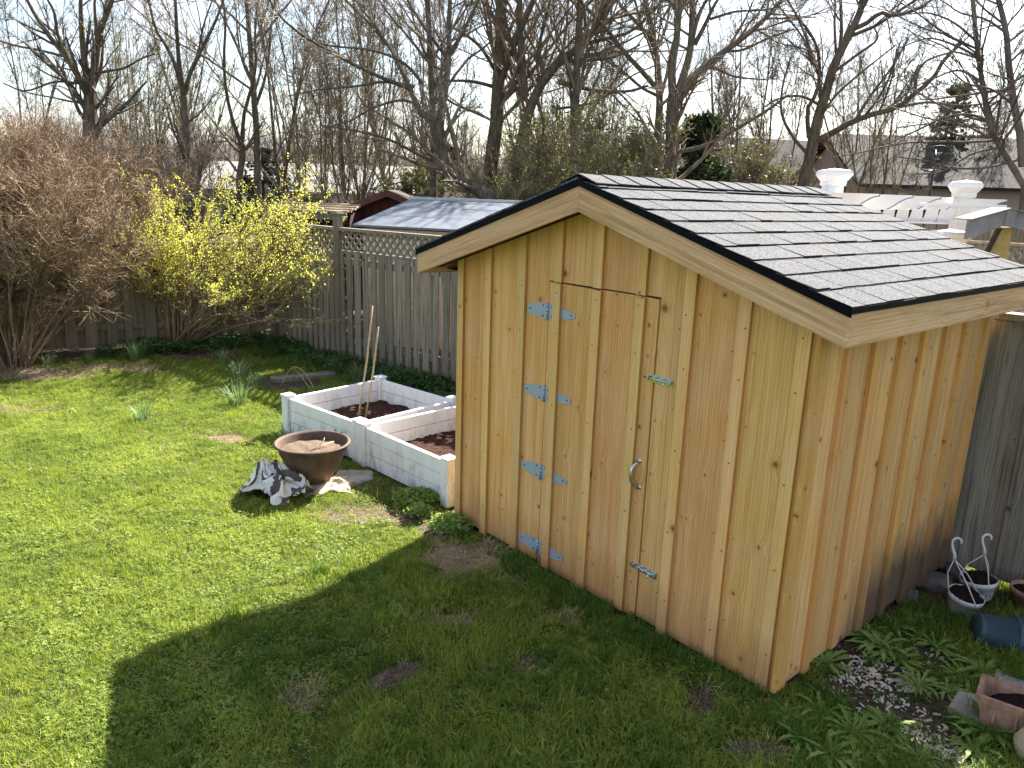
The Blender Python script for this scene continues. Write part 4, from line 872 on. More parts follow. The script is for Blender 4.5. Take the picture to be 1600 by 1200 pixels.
def tubes(P, R, k):
    N_, n, _ = P.shape; T = np.gradient(P, axis=1); T /= np.linalg.norm(T, axis=2)[..., None] + 1e-9; ref = np.where(np.abs(T[:, :1, 2:3]) < .8, np.array([0, 0, 1.]), np.array([1., 0, 0])); A_ = np.cross(T, np.broadcast_to(ref, T.shape)); A_ /= np.linalg.norm(A_, axis=2)[..., None] + 1e-9; B_ = np.cross(T, A_)
    an = np.arange(k) * 2 * np.pi / k; v = P[:, :, None] + R[:, :, None, None] * (A_[:, :, None] * np.cos(an)[None, None, :, None] + B_[:, :, None] * np.sin(an)[None, None, :, None])
    b = (np.arange(N_) * n * k)[:, None, None]; i = (np.arange(n - 1) * k)[None, :, None]; j = np.arange(k)[None, None]; j2 = (j + 1) % k; q_ = np.stack([b + i + j, b + i + j2, b + i + k + j2, b + i + k + j], -1).reshape(-1, 4); return v.reshape(-1, 3), q_
class Wood:
    def __init__(s): s.v = []; s.q = []; s.o = 0
    def add(s, P, R, k):
        if len(P) == 0: return
        v, q_ = tubes(P, R, k); s.v.append(v); s.q.append(q_ + s.o); s.o += len(v)
    def build(s, name, m, parent=None, loc=(0, 0, 0)):
        v = np.concatenate(s.v) - np.array(loc) * 0; me = fast_mesh(name, v, np.concatenate(s.q)); return link(name, me, m, parent)
def resample(pts, rad, n):
    p = np.array([tuple(q_) for q_ in pts]); m_ = len(p); t = np.linspace(0, m_ - 1, n); i = np.minimum(t.astype(int), m_ - 2); f = (t - i)[:, None]
    p_1 = np.concatenate([[2 * p[0] - p[1]], p, [2 * p[-1] - p[-2]]]); a, b, c, d = p_1[i], p_1[i + 1], p_1[i + 2], p_1[i + 3]
    out_ = .5 * ((2 * b) + (-a + c) * f + (2 * a - 5 * b + 4 * c - d) * f ** 2 + (-a + 3 * b - 3 * c + d) * f ** 3); r = np.interp(t, np.arange(m_), rad); return out_[None], r[None]
t = NT('grey_brown_bark', .95, .1); p = t.pos(); n = t.noise(t.map(p, (9, 9, 2.2)), 2, 6, .65); n2 = t.noise(p, 1.1, 3); r = t.random()
t.color(t.mix(t.math('MULTIPLY', t.ramp(n2, (.48, 0), (.7, 1)), .35), t.mix(t.ramp(n, (.32, 0), (.7, 1)), (.055, .045, .036), (.20, .165, .13)), (.16, .165, .075))); t.bump(n, .8, .03); BARK = t.m
def twigmat(name, c1, c2):
    t = NT(name, .9, .15); n = t.noise(t.pos(), 3.5, 3); t.color(t.mix(t.ramp(n, (.35, 0), (.65, 1)), c1, c2)); return t.m
TWIG = twigmat('grey_twigs', (.125, .10, .078), (.29, .235, .18)); TWIGD = twigmat('dark_twigs', (.075, .062, .055), (.16, .135, .12)); TWIGB = twigmat('tan_brown_twigs', (.165, .115, .078), (.37, .27, .185)); TWIGG = twigmat('greenish_twigs', (.16, .14, .085), (.30, .26, .16))
BUD = leaf('spring_bud', (.16, .20, .03), (.34, .36, .07), .45)
def crown(Wd, P, R, r2, k1=7, k2=6, k3=5, l1=(.25, .55), minr=.0035, n1=6, up=.1, wig=.16, ang=(.5, 1.1), t0=.2, mats=None):
    'three orders of side branches on the limbs P'
    p, d, l, r = sprout(P, R, k1, r2, t0, 1, ang, l1, up, .5); r = np.maximum(r, minr * 1.8); P1 = walk(p, d, l, n1, wig, .03, r2); R1 = taper(r, n1, .35); Wd.add(P1, R1, 4)
    p, d, l, r = sprout(P1, R1, k2, r2, .15, 1, (.4, 1.0), (.3, .6), .08, .6); r = np.clip(r, minr * 1.1, .02); P2 = walk(p, d, l, 5, .18, .04, r2); R2 = taper(r, 5, .5); Wd.add(P2, R2, 3)
    if k3:
        p, d, l, r = sprout(P2, R2, k3, r2, .15, 1, (.4, 1.0), (.35, .7), .06, .7); P3 = walk(p, d, l, 3, .2, .04, r2); Wd.add(P3, np.full((len(P3), 3), minr) * np.array([1, .8, .5]), 3); return P1, P2, P3
    return P1, P2, None
# ---------------------------------------------------------------- beyond the fence: hills, houses, sheds, pergola
def wbuild(W_, name, m, parent, base):
    v = np.concatenate(W_.v) - np.array(base)[None]; me = fast_mesh(name, v, np.concatenate(W_.q)); return link(name, me, m, parent)
t = NT('wooded_hillside', .95, .05); p = t.pos(); n = t.noise(t.map(p, (.5, .2, .12)), 1.5, 6, .7); n2 = t.noise(p, .05, 3)
t.color(t.mix(t.ramp(n, (.35, 0), (.65, 1)), (.12, .098, .09), t.mix(n2, (.25, .205, .18), (.19, .18, .12)))); t.bump(n, 1, .5)
xs = np.linspace(-190, 200, 140); rows = []
for k_, (yy, f_) in enumerate(((105, 0), (118, .45), (132, .8), (150, 1.0), (190, 1.15), (260, 1.0))):
    top = 7.4 + 2.6 * (xs + 190) / 390 + .7 * np.sin(xs * .09) + .45 * np.sin(xs * .31 + 1) + .5 * np.sin(xs * .83 + k_) * (k_ > 0)
    rows.append(np.stack([xs, np.full_like(xs, yy), top * f_ - .05], -1))
v = np.stack(rows); id_ = np.arange(6 * 140).reshape(6, 140); q_ = np.stack([id_[:-1, :-1], id_[:-1, 1:], id_[1:, 1:], id_[1:, :-1]], -1).reshape(-1, 4)
tag(link('hills', fast_mesh('hills', v.reshape(-1, 3), q_), t.m), kind='structure')
# far-off wood on and before the hill: reads as one mass
r2 = np.random.default_rng(5); fw_ = Wood(); N_ = 900
Yf = r2.uniform(55, 135, N_); Xf = r2.uniform(-.85, .85, N_) * Yf; p0 = np.stack([Xf, Yf, np.where(Yf > 105, (Yf - 105) * .2, 0) - .3], -1); d = np.stack([r2.normal(0, .08, N_), r2.normal(0, .08, N_), np.ones(N_)], -1)
Lf = r2.uniform(3.5, 6.5, N_) * (.75 + Yf / 240); P = walk(p0, d, Lf, 5, .06, .05, r2); Rf = taper(r2.uniform(.05, .11, N_), 5, .3); fw_.add(P, Rf, 3)
p_, d_, l_, r_ = sprout(P, Rf, 14, r2, .25, 1, (.3, .8), (.2, .5), .2, .5); P2 = walk(p_, d_, l_, 3, .12, .05, r2); fw_.add(P2, taper(np.maximum(r_, .02), 3, .4), 3)
p_, d_, l_, r_ = sprout(P2, taper(np.maximum(r_, .02), 3, .4), 4, r2, .2, 1, (.3, .8), (.4, .7), .1, .6); fw_.add(walk(p_, d_, l_, 2, .1, .05, r2), np.full((len(p_), 2), .014), 3)
tag(fw_.build('far_woods', twigmat('far_bare_branches', (.16, .135, .118), (.31, .265, .225))), kind='stuff')

SIDING = plain('pale_siding', (.62, .60, .55), .7, 0, .06, 2); ROOFPALE = plain('sunlit_pale_roof', (.33, .31, .27), .8, 0, .1, 3, .2); ROOFBR = plain('brown_shingle_roof', (.036, .030, .027), .9, 0, .2, 6, .15, (.022, .019, .017)); GLASS = plain('window_glass', (.03, .04, .05), .1, 0, .1, 2, .5); WTRIM = plain('white_trim', (.75, .75, .74), .5)
t = NT('brick_wall_far', .9, .1); br = t.n('ShaderNodeTexBrick', {'Vector': t.map(t.obj(), (1, 1, 1)), 'Color1': (.22, .10, .06, 1), 'Color2': (.30, .15, .09, 1), 'Mortar': (.30, .26, .22, 1), 'Scale': 4.0, 'Mortar Size': .012}); t.color(br.outputs[0]); BRICK = t.m
def house(label, c, rz, Lx, Ly, hw_, hr, mw, mr, wins=(), ov=.4, chim=None, cat='house', name='house'):
    h_ = thing(name, label, cat, c, rz)
    wl_ = MB().box(0, Lx, 0, Ly, 0, hw_); wl_.add([(0, 0, hw_), (0, Ly, hw_), (0, Ly / 2, hr - .1), (Lx, 0, hw_), (Lx, Ly, hw_), (Lx, Ly / 2, hr - .1)], [(0, 1, 2), (3, 5, 4)]); wall = wl_.build('wall', mw, h_)
    rf_ = MB(); k_ = (hr - hw_) / (Ly / 2)
    for s_ in (0, 1):
        y0, y1 = (-ov, Ly / 2) if s_ == 0 else (Ly + ov, Ly / 2); z0 = hw_ - ov * k_
        rf_.add([(-ov, y0, z0), (Lx + ov, y0, z0), (Lx + ov, y1, hr), (-ov, y1, hr), (-ov, y0, z0 + .12), (Lx + ov, y0, z0 + .12), (Lx + ov, y1, hr + .12), (-ov, y1, hr + .12)], [(0, 1, 2, 3), (4, 5, 6, 7), (0, 1, 5, 4), (1, 2, 6, 5), (3, 2, 6, 7), (0, 3, 7, 4)])
    roof_ = rf_.build('roof', mr, h_)
    for x0, x1, z0, z1 in wins:
        w_ = MB().box(x0, x1, -.03, .0, z0, z0 + .06).box(x0, x1, -.03, .0, z1 - .06, z1).box(x0, x0 + .06, -.03, 0, z0 + .06, z1 - .06).box(x1 - .06, x1, -.03, 0, z0 + .06, z1 - .06).build('window', WTRIM, h_); MB().box(x0 + .061, x1 - .061, -.012, -.004, z0 + .061, z1 - .061).build('pane', GLASS, w_)
    if chim: MB().box(chim[0], chim[0] + .6, Ly / 2 - .3, Ly / 2 + .3, hw_, hr + .9).build('chimney', BRICK, roof_)
    return h_
house('long low house with a pale sunlit roof, seen between thin trunks above the yellow-green bush', (-17.5, 41, 0), RAD(-4), 12.5, 9, 1.95, 3.35, SIDING, ROOFPALE, ((1.5, 2.6, .8, 1.7), (6, 7.4, .8, 1.7)))
house('small pale grey building glimpsed left of the curved trunk', (-7.6, 40, 0), RAD(6), 2.0, 3.5, 2.0, 2.9, plain('grey_siding', (.42, .43, .44), .7), plain('grey_roof', (.36, .36, .37), .8), ov=.2, cat='building', name='outbuilding')
house('brick house with a wide brown roof behind the white pergola', (13.2, 30, 0), RAD(-3), 14, 8.5, 3.05, 5.0, BRICK, ROOFBR, ((2, 3.6, 1.0, 2.3), (6.5, 8.0, 1.0, 2.3)), chim=None)
house('brown roofed house end standing left of the brick house behind the round bare tree', (9.2, 37, 0), RAD(8), 8, 7, 3.0, 5.2, SIDING, plain('taupe_roof', (.055, .05, .046), .9, 0, .2, 6, .15), ((2.5, 3.8, 1, 2.1),))

# neighbour's shed: grey-blue sheet roof
ROOFBLUE = plain('grey_blue_roll_roofing', (.125, .147, .185), .6, 0, .07, 3, .3, (.108, .127, .16), .15, 40)
e_ = Vector((.95, -.31, 0)).normalized(); o_ = Vector((-2.34, 11.0, 0)); nb_ = thing('neighbour_shed', 'shed with a smooth grey-blue sheet roof just beyond the lattice fence', 'shed', o_, math.atan2(e_.y, e_.x))
Lr, Dr, z0, z1 = 4.2, 1.95, 1.70, 2.07
MB().box(.1, Lr - .1, .12, 2 * Dr - .1, 0, z0 - .02).build('wall', plain('tan_board_wall', (.50, .43, .34), .9), nb_)
rf_ = MB(); rf_.prism([(0, 0), (Lr, 0), (Lr, .02), (0, .02)], 0, .001)
rf_ = MB()
for s_ in (0, 1):
    ya, yb = (0, Dr) if s_ == 0 else (2 * Dr, Dr); rf_.add([(0, ya, z0), (Lr, ya, z0), (Lr, yb, z1), (0, yb, z1), (0, ya, z0 + .03), (Lr, ya, z0 + .03), (Lr, yb, z1 + .03), (0, yb, z1 + .03)], [(0, 1, 2, 3), (4, 5, 6, 7), (0, 1, 5, 4), (1, 2, 6, 5), (0, 3, 7, 4)])
rfo = rf_.build('roof', ROOFBLUE, nb_)
sm_ = MB(); k_ = (z1 - z0) / Dr
for u0 in (1.05, 2.6): sm_.add([(u0, -.005, z0 + .0315), (u0 + .03, -.005, z0 + .0315), (u0 + .03, Dr - .05, z1 + .03 + .0015 - .05 * k_), (u0, Dr - .05, z1 + .0315 - .05 * k_)], [(0, 1, 2, 3)])
for yy in (.62, 1.25): sm_.add([(0, yy, z0 + yy * k_ + .0325), (Lr, yy, z0 + yy * k_ + .0325), (Lr, yy + .012, z0 + (yy + .012) * k_ + .0325), (0, yy + .012, z0 + (yy + .012) * k_ + .0325)], [(0, 1, 2, 3)])
sm_.build('seam', plain('dark_seam', (.055, .06, .07), .8), rfo)
MB().prism([(-.02, z1 + .012), (Lr + .02, z1 + .012), (Lr + .02, z1 + .052), (-.02, z1 + .052)], Dr - .08, Dr + .08).build('ridge_strip', plain('pale_ridge_strip', (.55, .57, .60), .5), rfo)
# dark red gabled shed
RED = plain('dark_red_boards', (.105, .028, .026), .75, 0, .15, 6, .25); REDT = plain('red_brown_trim', (.15, .055, .048), .7)
pk = at(606, 299, 16.0); rs = thing('red_shed', 'dark red gabled shed standing behind the grey-blue roof', 'shed', (pk.x, pk.y, 0), RAD(2))
hw2, zp, ze = .98, pk.z, pk.z - .40
MB().prism([(-hw2 + .08, 0), (hw2 - .08, 0), (hw2 - .08, ze), (0, zp - .1), (-hw2 + .08, ze)], .15, 2.6).build('wall', RED, rs)
bm_ = MB()
for x in np.arange(-.85, .86, .17): bm_.box(x - .006, x + .006, .14, .149, .02, zp - .12 - abs(x) * .41)
bm_.build('board_joint_shadow', plain('joint_shadow_line', (.03, .012, .012), .9), rs)
rr_ = MB()
for s_ in (-1, 1): rr_.add([(0, -.1, zp + .03), (s_ * (hw2 + .08), -.1, ze - .0), (s_ * (hw2 + .08), 2.8, ze), (0, 2.8, zp + .03), (0, -.1, zp - .01), (s_ * (hw2 + .08), -.1, ze - .04), (s_ * (hw2 + .08), 2.8, ze - .04), (0, 2.8, zp - .01)], [(0, 1, 2, 3), (4, 5, 6, 7), (1, 2, 6, 5), (2, 3, 7, 6)])
rr_.build('roof', plain('dark_old_roof', (.05, .04, .038), .9), rs)
for s_ in (-1, 1): MB().prism([(s_ * .001, zp + .032), (s_ * (hw2 + .085), ze + .002), (s_ * (hw2 + .085), ze - .13), (s_ * .001, zp - .10)], -.135, -.105).build('bargeboard', REDT, rs)
house('low brown roofed structure running right from the red shed, behind the grey-blue roof', (-2.35, 17.5, 0), RAD(-6), 4.6, 2.2, 1.75, 2.14, RED, plain('brown_grey_old_roof', (.09, .076, .068), .9, 0, .2, 8, .15), ov=.1, cat='shed', name='low_shed')
pl_ = at(470, 326, 15.0); ll = thing('lean_to', 'low lean-to with a flat weathered board roof left of the red shed', 'lean-to', (pl_.x, pl_.y, 0), RAD(-3))
for i in range(4): MB().box(-.75, .95, -.12 + i * .33, .20 + i * .33, 1.76 + i * .035, 1.80 + i * .035, .006).build('roof_board', TANWOOD, ll)
MB().box(-.72, .92, -.08, -.05, 1.62, 1.757).build('beam', GREYWOOD, ll); MB().box(-.7, .9, .2, 1.0, 0, 1.755).build('wall', plain('dark_red_lean_to_wall', (.07, .025, .024), .8), ll)

# white pergola
PW = plain('white_pergola_vinyl', (.80, .80, .81), .4, 0, .03, 3, .4)
def pillar(label, px, Y, ztop, wd=.165, cap=True, parent=None):
    c = at(px, 300, Y); b = MB().box(c.x - wd / 2, c.x + wd / 2, c.y - wd / 2, c.y + wd / 2, 0, ztop - .14, .006).build('pillar', PW, parent)
    mb = MB(); prof = [(.5, 0), (.53, .02), (.53, .045), (.60, .06), (.70, .09), (.74, .095), (.74, .125), (.70, .135), (.66, .145), (0, .165)]
    for i in range(len(prof) - 1):
        (a, za), (b_, zb) = prof[i], prof[i + 1]; a, b_ = a * wd * 1.12, b_ * wd * 1.12; z_ = ztop - .145
        mb.add([(c.x - a, c.y - a, z_ + za), (c.x + a, c.y - a, z_ + za), (c.x + a, c.y + a, z_ + za), (c.x - a, c.y + a, z_ + za), (c.x - b_, c.y - b_, z_ + zb), (c.x + b_, c.y - b_, z_ + zb), (c.x + b_, c.y + b_, z_ + zb), (c.x - b_, c.y + b_, z_ + zb)], [(0, 1, 5, 4), (1, 2, 6, 5), (2, 3, 7, 6), (3, 0, 4, 7)])
    mb.build('capital', PW, b); return b
pg = thing('pergola', 'white pergola with flared post caps and scroll-ended rafters behind the shed roof', 'pergola', (0, 0, 0))
pillar('', 1300, 7.6, 2.545, .155, True, pg); pillar('', 1507, 7.6, 2.475, .132, True, pg); pillar('', 1495, 6.9, 2.03, .155, True, pg); pillar('', 1392, 8.6, 2.12, .15, True, pg)
PGREY = plain('shadow_line_grey', (.22, .22, .24), .6)  # flat grey standing in for shade along the rafter ends
def rafter(x0, x1, y, zt, zb, thk, name='rafter', dy=0.0):
    'beam along x with an ogee cut at its right end'
    n = 8; w_ = .30; pts = [(x0, zb), (x1 - w_, zb)]
    for i in range(1, n + 1):
        u = i / n; pts.append((x1 - w_ + w_ * u, zb + (zt - .02 - zb) * (.5 - .5 * math.cos(math.pi * u))))
    pts += [(x1, zt), (x0, zt)]
    an = math.atan2(dy, x1 - x0); mt = Matrix.Translation((x0, y, 0)) @ Matrix.Rotation(an, 4, 'Z') @ Matrix.Translation((-x0, 0, 0))
    MB().tube([mt @ Vector((x, -thk / 2 - .002, z)) for x, z in pts[1:-1]], .005, 5).build('shadow_line', PGREY, pg)  # added grey tube draws a shadow line round the ogee, not a moulding
    return MB().prism(pts, -thk / 2, thk / 2, mtx=mt).build(name, PW, pg)
xl = at(1262, 300, 7.6).x
for i, (xp, Y) in enumerate(((1372, 7.28), (1424, 7.42), (1468, 7.58), (1510, 7.74), (1572, 7.95))):
    zt = at(xp, 303 + (xp - 1372) * .045, Y).z; rafter(xl - .3, at(xp, 310, Y).x, Y, zt, zt - .155, .045)
for i, xp in enumerate((1363, 1385, 1407, 1429, 1451, 1475)):
    c = at(xp, 347, 7.1 + .0 * i); zt = at(xp, 327, 7.1).z
    MB().prism([(-.075, c.z), (.03, c.z), (.066, c.z + .05), (.078, zt), (-.075, zt)], -.02, .02, mtx=Matrix.Translation((c.x, c.y, 0))).build('cross_beam', PW, pg)
MB().box(at(1350, 347, 7.0).x, at(1515, 350, 7.0).x, 7.02, 7.06, at(1430, 349, 7.0).z, at(1430, 346, 7.0).z).build('lower_rail', PW, pg)
ca = at(1460, 319, 7.2); MB().box(ca.x - .12, ca.x + .62, 7.12, 7.26, ca.z - .02, ca.z + .012, .004).build('bracket_shelf', PW, pg)
# grey gable frame beside it
GREYPAINT = plain('grey_painted_timber', (.22, .235, .27), .7, 0, .15, 6, .2)
ga, gp, gb = at(1513, 344, 6.6), at(1574, 327, 6.6), at(1650, 345, 6.6); gf = thing('gabled_frame', 'grey gabled timber canopy end right of the pergola', 'canopy', (gp.x, gp.y, 0))
for q0, s_ in ((ga, -1), (gb, 1)):
    L_ = q0.x - gp.x; MB().prism([(0, gp.z), (L_, q0.z), (L_, q0.z - .16), (0, gp.z - .13)], -.02, .02).build('bargeboard', GREYPAINT, gf)
    MB().prism([(0, gp.z + .012), (L_, q0.z + .012), (L_, q0.z + .002), (0, gp.z + .002)], -.05, .22).build('roof_panel', GREYPAINT, gf)
MB().box(-.02, .06, -.04, -.021, gp.z - .14, gp.z + .005).build('batten', GREYPAINT, gf)
MB().box(.02, .14, .1, .2, 0, gp.z - .15).build('post', plain('yellow_timber_post', (.42, .33, .13), .7), gf); MB().prism([(-.12, gp.z - .50), (-.09, gp.z - .50), (.02, gp.z - .16), (-.02, gp.z - .16)], .05, .08).build('brace', plain('black_brace', (.03, .03, .032), .6), gf)
# brown board fence and lattice farther back on the right
a_, b_ = at(1425, 350, 10.5), at(1760, 352, 9.6); L, ang = frame(a_, b_); zf = at(1500, 343, 10.3).z; ff = thing('rear_board_fence', 'brown board fence in the neighbouring yard below the pergola', 'fence', (a_.x, a_.y, 0), ang)
for i in range(int(L / .15)): link('fence_board', picket_mesh(.14, round(zf, 2), 'fence_board'), BROWNFENCE, ff, (.075 + i * .15, 0, rnd.uniform(-.02, .02)), (0, rnd.uniform(-.01, .01), 0))
MB().box(0, L, .012, .05, zf - .3, zf - .22).build('rail', TANWOOD, ff)
a_, b_ = at(1478, 380, 8.4), at(1700, 382, 7.4); L, ang = frame(a_, b_); zt = at(1550, 377, 8.1).z; lf_ = thing('lattice_fence', 'lattice-topped grey fence between the shed roof edge and the brown yard fence', 'fence', (a_.x, a_.y, 0), ang)
MB().box(0, L, -.04, .04, zt - .03, zt, .003).build('cap_rail', TANWOOD, lf_); lattice('lattice', lf_, 0, L, zt - .24, zt - .031, -.008, GREYWOOD, .075, .03); MB().box(0, L, -.02, .02, zt - .28, zt - .241, .003).build('rail', GREYWOOD, lf_)
for i in range(int(L / .16)): link('picket', picket_mesh(.13, 1.3), GREYWOOD, lf_, (.08 + i * .16, .03, .05), (0, 0, 0))
# satellite dish on its mast
dp = at(1462, 256, 16.0); sdish = thing('satellite_dish', 'dark mesh satellite dish on a mast above the pergola', 'satellite dish', (dp.x, dp.y, 0))
MB().tube([(-.03, 0, 0), (-.02, 0, dp.z - .12)], .022, 8).build('mast', IRON, sdish)
mt = Matrix.Translation((0, 0, dp.z)) @ Matrix.Rotation(RAD(-38), 4, 'X') @ Matrix.Rotation(RAD(12), 4, 'Y'); mb = MB(); Rd = .36
for rr in (.12, .24, .36): mb.tube([mt @ Vector((rr * math.cos(a), rr * math.sin(a), 1.1 * rr * rr)) for a in np.linspace(0, 2 * math.pi, 25)], .009 if rr > .3 else .005, 5)
for a in np.linspace(0, 2 * math.pi, 17)[:-1]: mb.tube([mt @ Vector((rr * math.cos(a), rr * math.sin(a), 1.1 * rr * rr)) for rr in (0.01, .12, .24, .36)], .005, 4)
mb.build('dish', IRON, sdish)
MB().tube([mt @ Vector((0, 0, 0)), mt @ Vector((0, 0, .36))], .012, 6).build('feed_arm', IRON, sdish)

# ---------------------------------------------------------------- trees traced from the picture, each at its own distance
def traced_tree(label, Y, limbs, seed, k=(8, 6, 5), bark=None, twig=None, minr=.0037, l1=(.25, .55), ang=(.5, 1.1), drift=.09, buds=0, up=.1, name='bare_tree', ext=.9, trunkcap=True):
    bark = bark or BARK; twig = twig or TWIG; r2 = np.random.default_rng(seed); pxl = []; Ps, Rs, Tk = [], [], []
    for li, (pts, ra, rb) in enumerate(limbs):
        n = len(pts); sc_ = Y / F
        if li == 0: y0 = Y; y1 = Y
        else:
            d_ = [((pts[0][0] - a) ** 2 + (pts[0][1] - b) ** 2, c) for a, b, c in pxl]; y0 = min(d_)[1]; ln = math.hypot(pts[-1][0] - pts[0][0], pts[-1][1] - pts[0][1]); y1 = y0 + r2.uniform(-1, 1) * ln * sc_ * drift * 6
        w3 = []; n_ = len(pts)
        for i, (a, b) in enumerate(pts):
            yy = y0 + (y1 - y0) * (i / (n_ - 1)); w3.append(np.array(at(a, b, yy)))
        rad = np.linspace(ra, rb, n_) * sc_
        if li == 0: b0 = w3[0].copy(); b0[2] = -.05; w3 = [b0] + w3; rad = np.concatenate([[rad[0] * 1.25], rad])
        if pts[-1][1] < 30 and ext: dd = w3[-1] - w3[-2]; dd /= np.linalg.norm(dd); dd[2] += .2; w3.append(w3[-1] + dd * ext * .5 + r2.normal(0, .08, 3)); w3.append(w3[-2 + 1] + dd * ext * .5 + r2.normal(0, .12, 3)); rad = np.concatenate([rad, [rad[-1] * .65, rad[-1] * .3]])
        P_, R_ = resample(w3, rad, 14 if len(w3) > 3 else 10)
        if P_.shape[1] == 10: P_, R_ = resample(w3, rad, 14)
        Ps.append(P_); Rs.append(np.maximum(R_, .006))
        for i in range(n_ - 1):
            for u in np.linspace(0, 1, 6): a = pts[i][0] + (pts[i + 1][0] - pts[i][0]) * u; b = pts[i][1] + (pts[i + 1][1] - pts[i][1]) * u; pxl.append((a, b, y0 + (y1 - y0) * ((i + u) / (n_ - 1))))
    P_ = np.concatenate(Ps); R_ = np.concatenate(Rs); base = P_[0, 0].copy(); base[2] = 0
    tr_ = thing(name, label, 'tree', base); W1 = Wood(); W1.add(P_, R_, 9); wbuild(W1, 'trunk', bark, tr_, base)
    W2 = Wood(); LL = np.linalg.norm(np.diff(P_, axis=1), axis=2).sum(1); kk = np.clip(k[0] * LL / 3.0, 2, k[0] * 2.2)
    Pc, Rc = P_.copy(), R_.copy(); p, d, l, r = sprout(Pc, Rc, kk, r2, .30, 1, ang, l1, up, .5); l = np.clip(l, .25, 3.2); r = np.clip(r, minr * 1.8, .05)
    # no side branches on the lowest bole
    ok = (p[:, 2] > 1.9) & (p[:, 2] < 2.5 + .27 * Y); p, d, l, r = p[ok], d[ok], l[ok], r[ok]
    P1 = walk(p, d, l, 7, .09, .045, r2); R1 = taper(r, 7, .35); W2.add(P1, R1, 4)
    p, d, l, r = sprout(P1, R1, k[1], r2, .12, 1, (.35, 1.0), (.3, .62), .08, .6); r = np.clip(r, minr * 1.1, .02); keep = p[:, 2] < 2.6 + .28 * Y; P2 = walk(p[keep], d[keep], l[keep], 5, .11, .05, r2); R2 = taper(r[keep], 5, .5); W2.add(P2, R2, 3)
    p, d, l, r = sprout(P2, R2, k[2], r2, .12, 1, (.35, 1.0), (.35, .75), .06, .7); P3 = walk(p, d, l, 3, .13, .05, r2); W2.add(P3, np.full((len(P3), 3), minr) * np.array([1, .8, .5]), 3)
    wbuild(W2, 'crown', twig, tr_, base)
    if buds:
        tips = P3[:, -1]; s_ = tips[r2.random(len(tips)) < buds] - base; link('buds', leaf_cloud(s_, .035, r2, BUD, 'buds'), None, tr_)
    return tr_
traced_tree('dark bare tree above the brown shrub splitting into a fan of limbs', 13, [
    ([(141, 300), (141, 215), (141, 175), (142, 142)], 11, 9), ([(140, 155), (118, 112), (98, 82), (72, 50), (45, 5)], 5, 2.5), ([(118, 112), (92, 60), (85, 20), (70, -10)], 3, 1.5), ([(142, 142), (133, 100), (128, 50), (126, 0)], 6, 2.5), ([(142, 142), (150, 90), (156, 50), (170, 15), (182, -15)], 6, 2.5), ([(152, 80), (150, 40), (148, 0)], 3, 1.6),
    ([(147, 115), (175, 110), (195, 106), (220, 92), (242, 84)], 2.2, 1), ([(133, 140), (124, 118), (110, 100), (96, 62), (60, 30)], 4, 1.5), ([(100, 88), (60, 78), (20, 70), (-40, 50)], 2, 1), ([(122, 130), (85, 128), (40, 142), (5, 130)], 1.8, .9)], 1, (7, 5, 4), twig=TWIGD, buds=.03)
traced_tree('slim dark tree forking in three left of centre of the tree line', 16, [([(297, 300), (293, 240), (290, 190), (286, 150)], 6, 5), ([(286, 148), (276, 108), (260, 72), (243, 45), (232, 0)], 3.5, 1.5), ([(286, 148), (281, 110), (277, 60), (274, 0)], 4, 2), ([(289, 148), (297, 115), (316, 75), (336, 35), (349, 0)], 3.5, 1.5), ([(300, 108), (310, 80), (318, 40), (330, 5)], 1.8, 1)], 2, (5, 4, 3), twig=TWIGD)
traced_tree('thin leaning young tree with a low fork beside the pale house', 17, [([(374, 300), (378, 250), (378, 225)], 5, 4.5), ([(378, 228), (364, 190), (353, 140), (350, 90), (352, 40), (348, 0)], 3, 1.2), ([(378, 228), (381, 180), (392, 140), (400, 100), (398, 60), (402, 0)], 3, 1.2)], 3, (5, 4, 3))
traced_tree('straight slim tree standing right in front of the pale house', 17, [([(403, 310), (402, 220), (398, 170), (394, 110), (389, 50), (385, 0)], 5.5, 3), ([(398, 170), (412, 130), (420, 90), (424, 40), (430, 0)], 2.5, 1.2), ([(394, 130), (380, 100), (372, 60), (368, 10)], 2, 1)], 4, (5, 4, 3))
traced_tree('bent mossy tree curving up from behind the grey-blue roof', 15, [([(770, 335), (752, 301), (728, 286), (703, 267), (692, 240), (687, 210), (684, 190)], 10, 8), ([(684, 190), (663, 182), (650, 160), (640, 138), (625, 105), (612, 78), (588, 48), (545, 5)], 5, 2), ([(640, 138), (605, 125), (560, 104), (505, 75), (455, 42), (425, 8)], 3.5, 1.2), ([(688, 195), (692, 162), (699, 120), (701, 80), (702, 30), (703, -20)], 6, 3), ([(700, 85), (718, 60), (733, 30), (748, 0)], 3.5, 1.8), ([(698, 90), (668, 50), (645, 15), (632, -10)], 3, 1.5),
    ([(676, 252), (640, 234), (605, 217), (560, 205), (500, 195)], 2.6, 1), ([(652, 162), (622, 157), (580, 170), (545, 190), (505, 200)], 2.2, .8), ([(648, 135), (600, 128), (555, 135), (500, 140), (450, 150)], 2.4, .9), ([(660, 130), (630, 98), (580, 78), (520, 72), (470, 60)], 2.6, 1), ([(625, 105), (600, 60), (570, 20), (550, -5)], 2.2, 1), ([(690, 150), (715, 165), (745, 178), (770, 190)], 2, 1), ([(697, 110), (672, 100), (640, 60), (610, 25), (590, -5)], 2.4, 1.1)], 5, (9, 6, 5), drift=.12)
traced_tree('straight thin grey trunk rising directly behind the bent tree', 17, [([(677, 330), (678, 220), (675, 150), (672, 80), (669, 20), (667, -20)], 5.6, 3.5), ([(675, 150), (690, 110), (715, 70), (730, 20)], 2, 1), ([(672, 100), (655, 60), (640, 10)], 2, 1)], 6, (6, 5, 4))
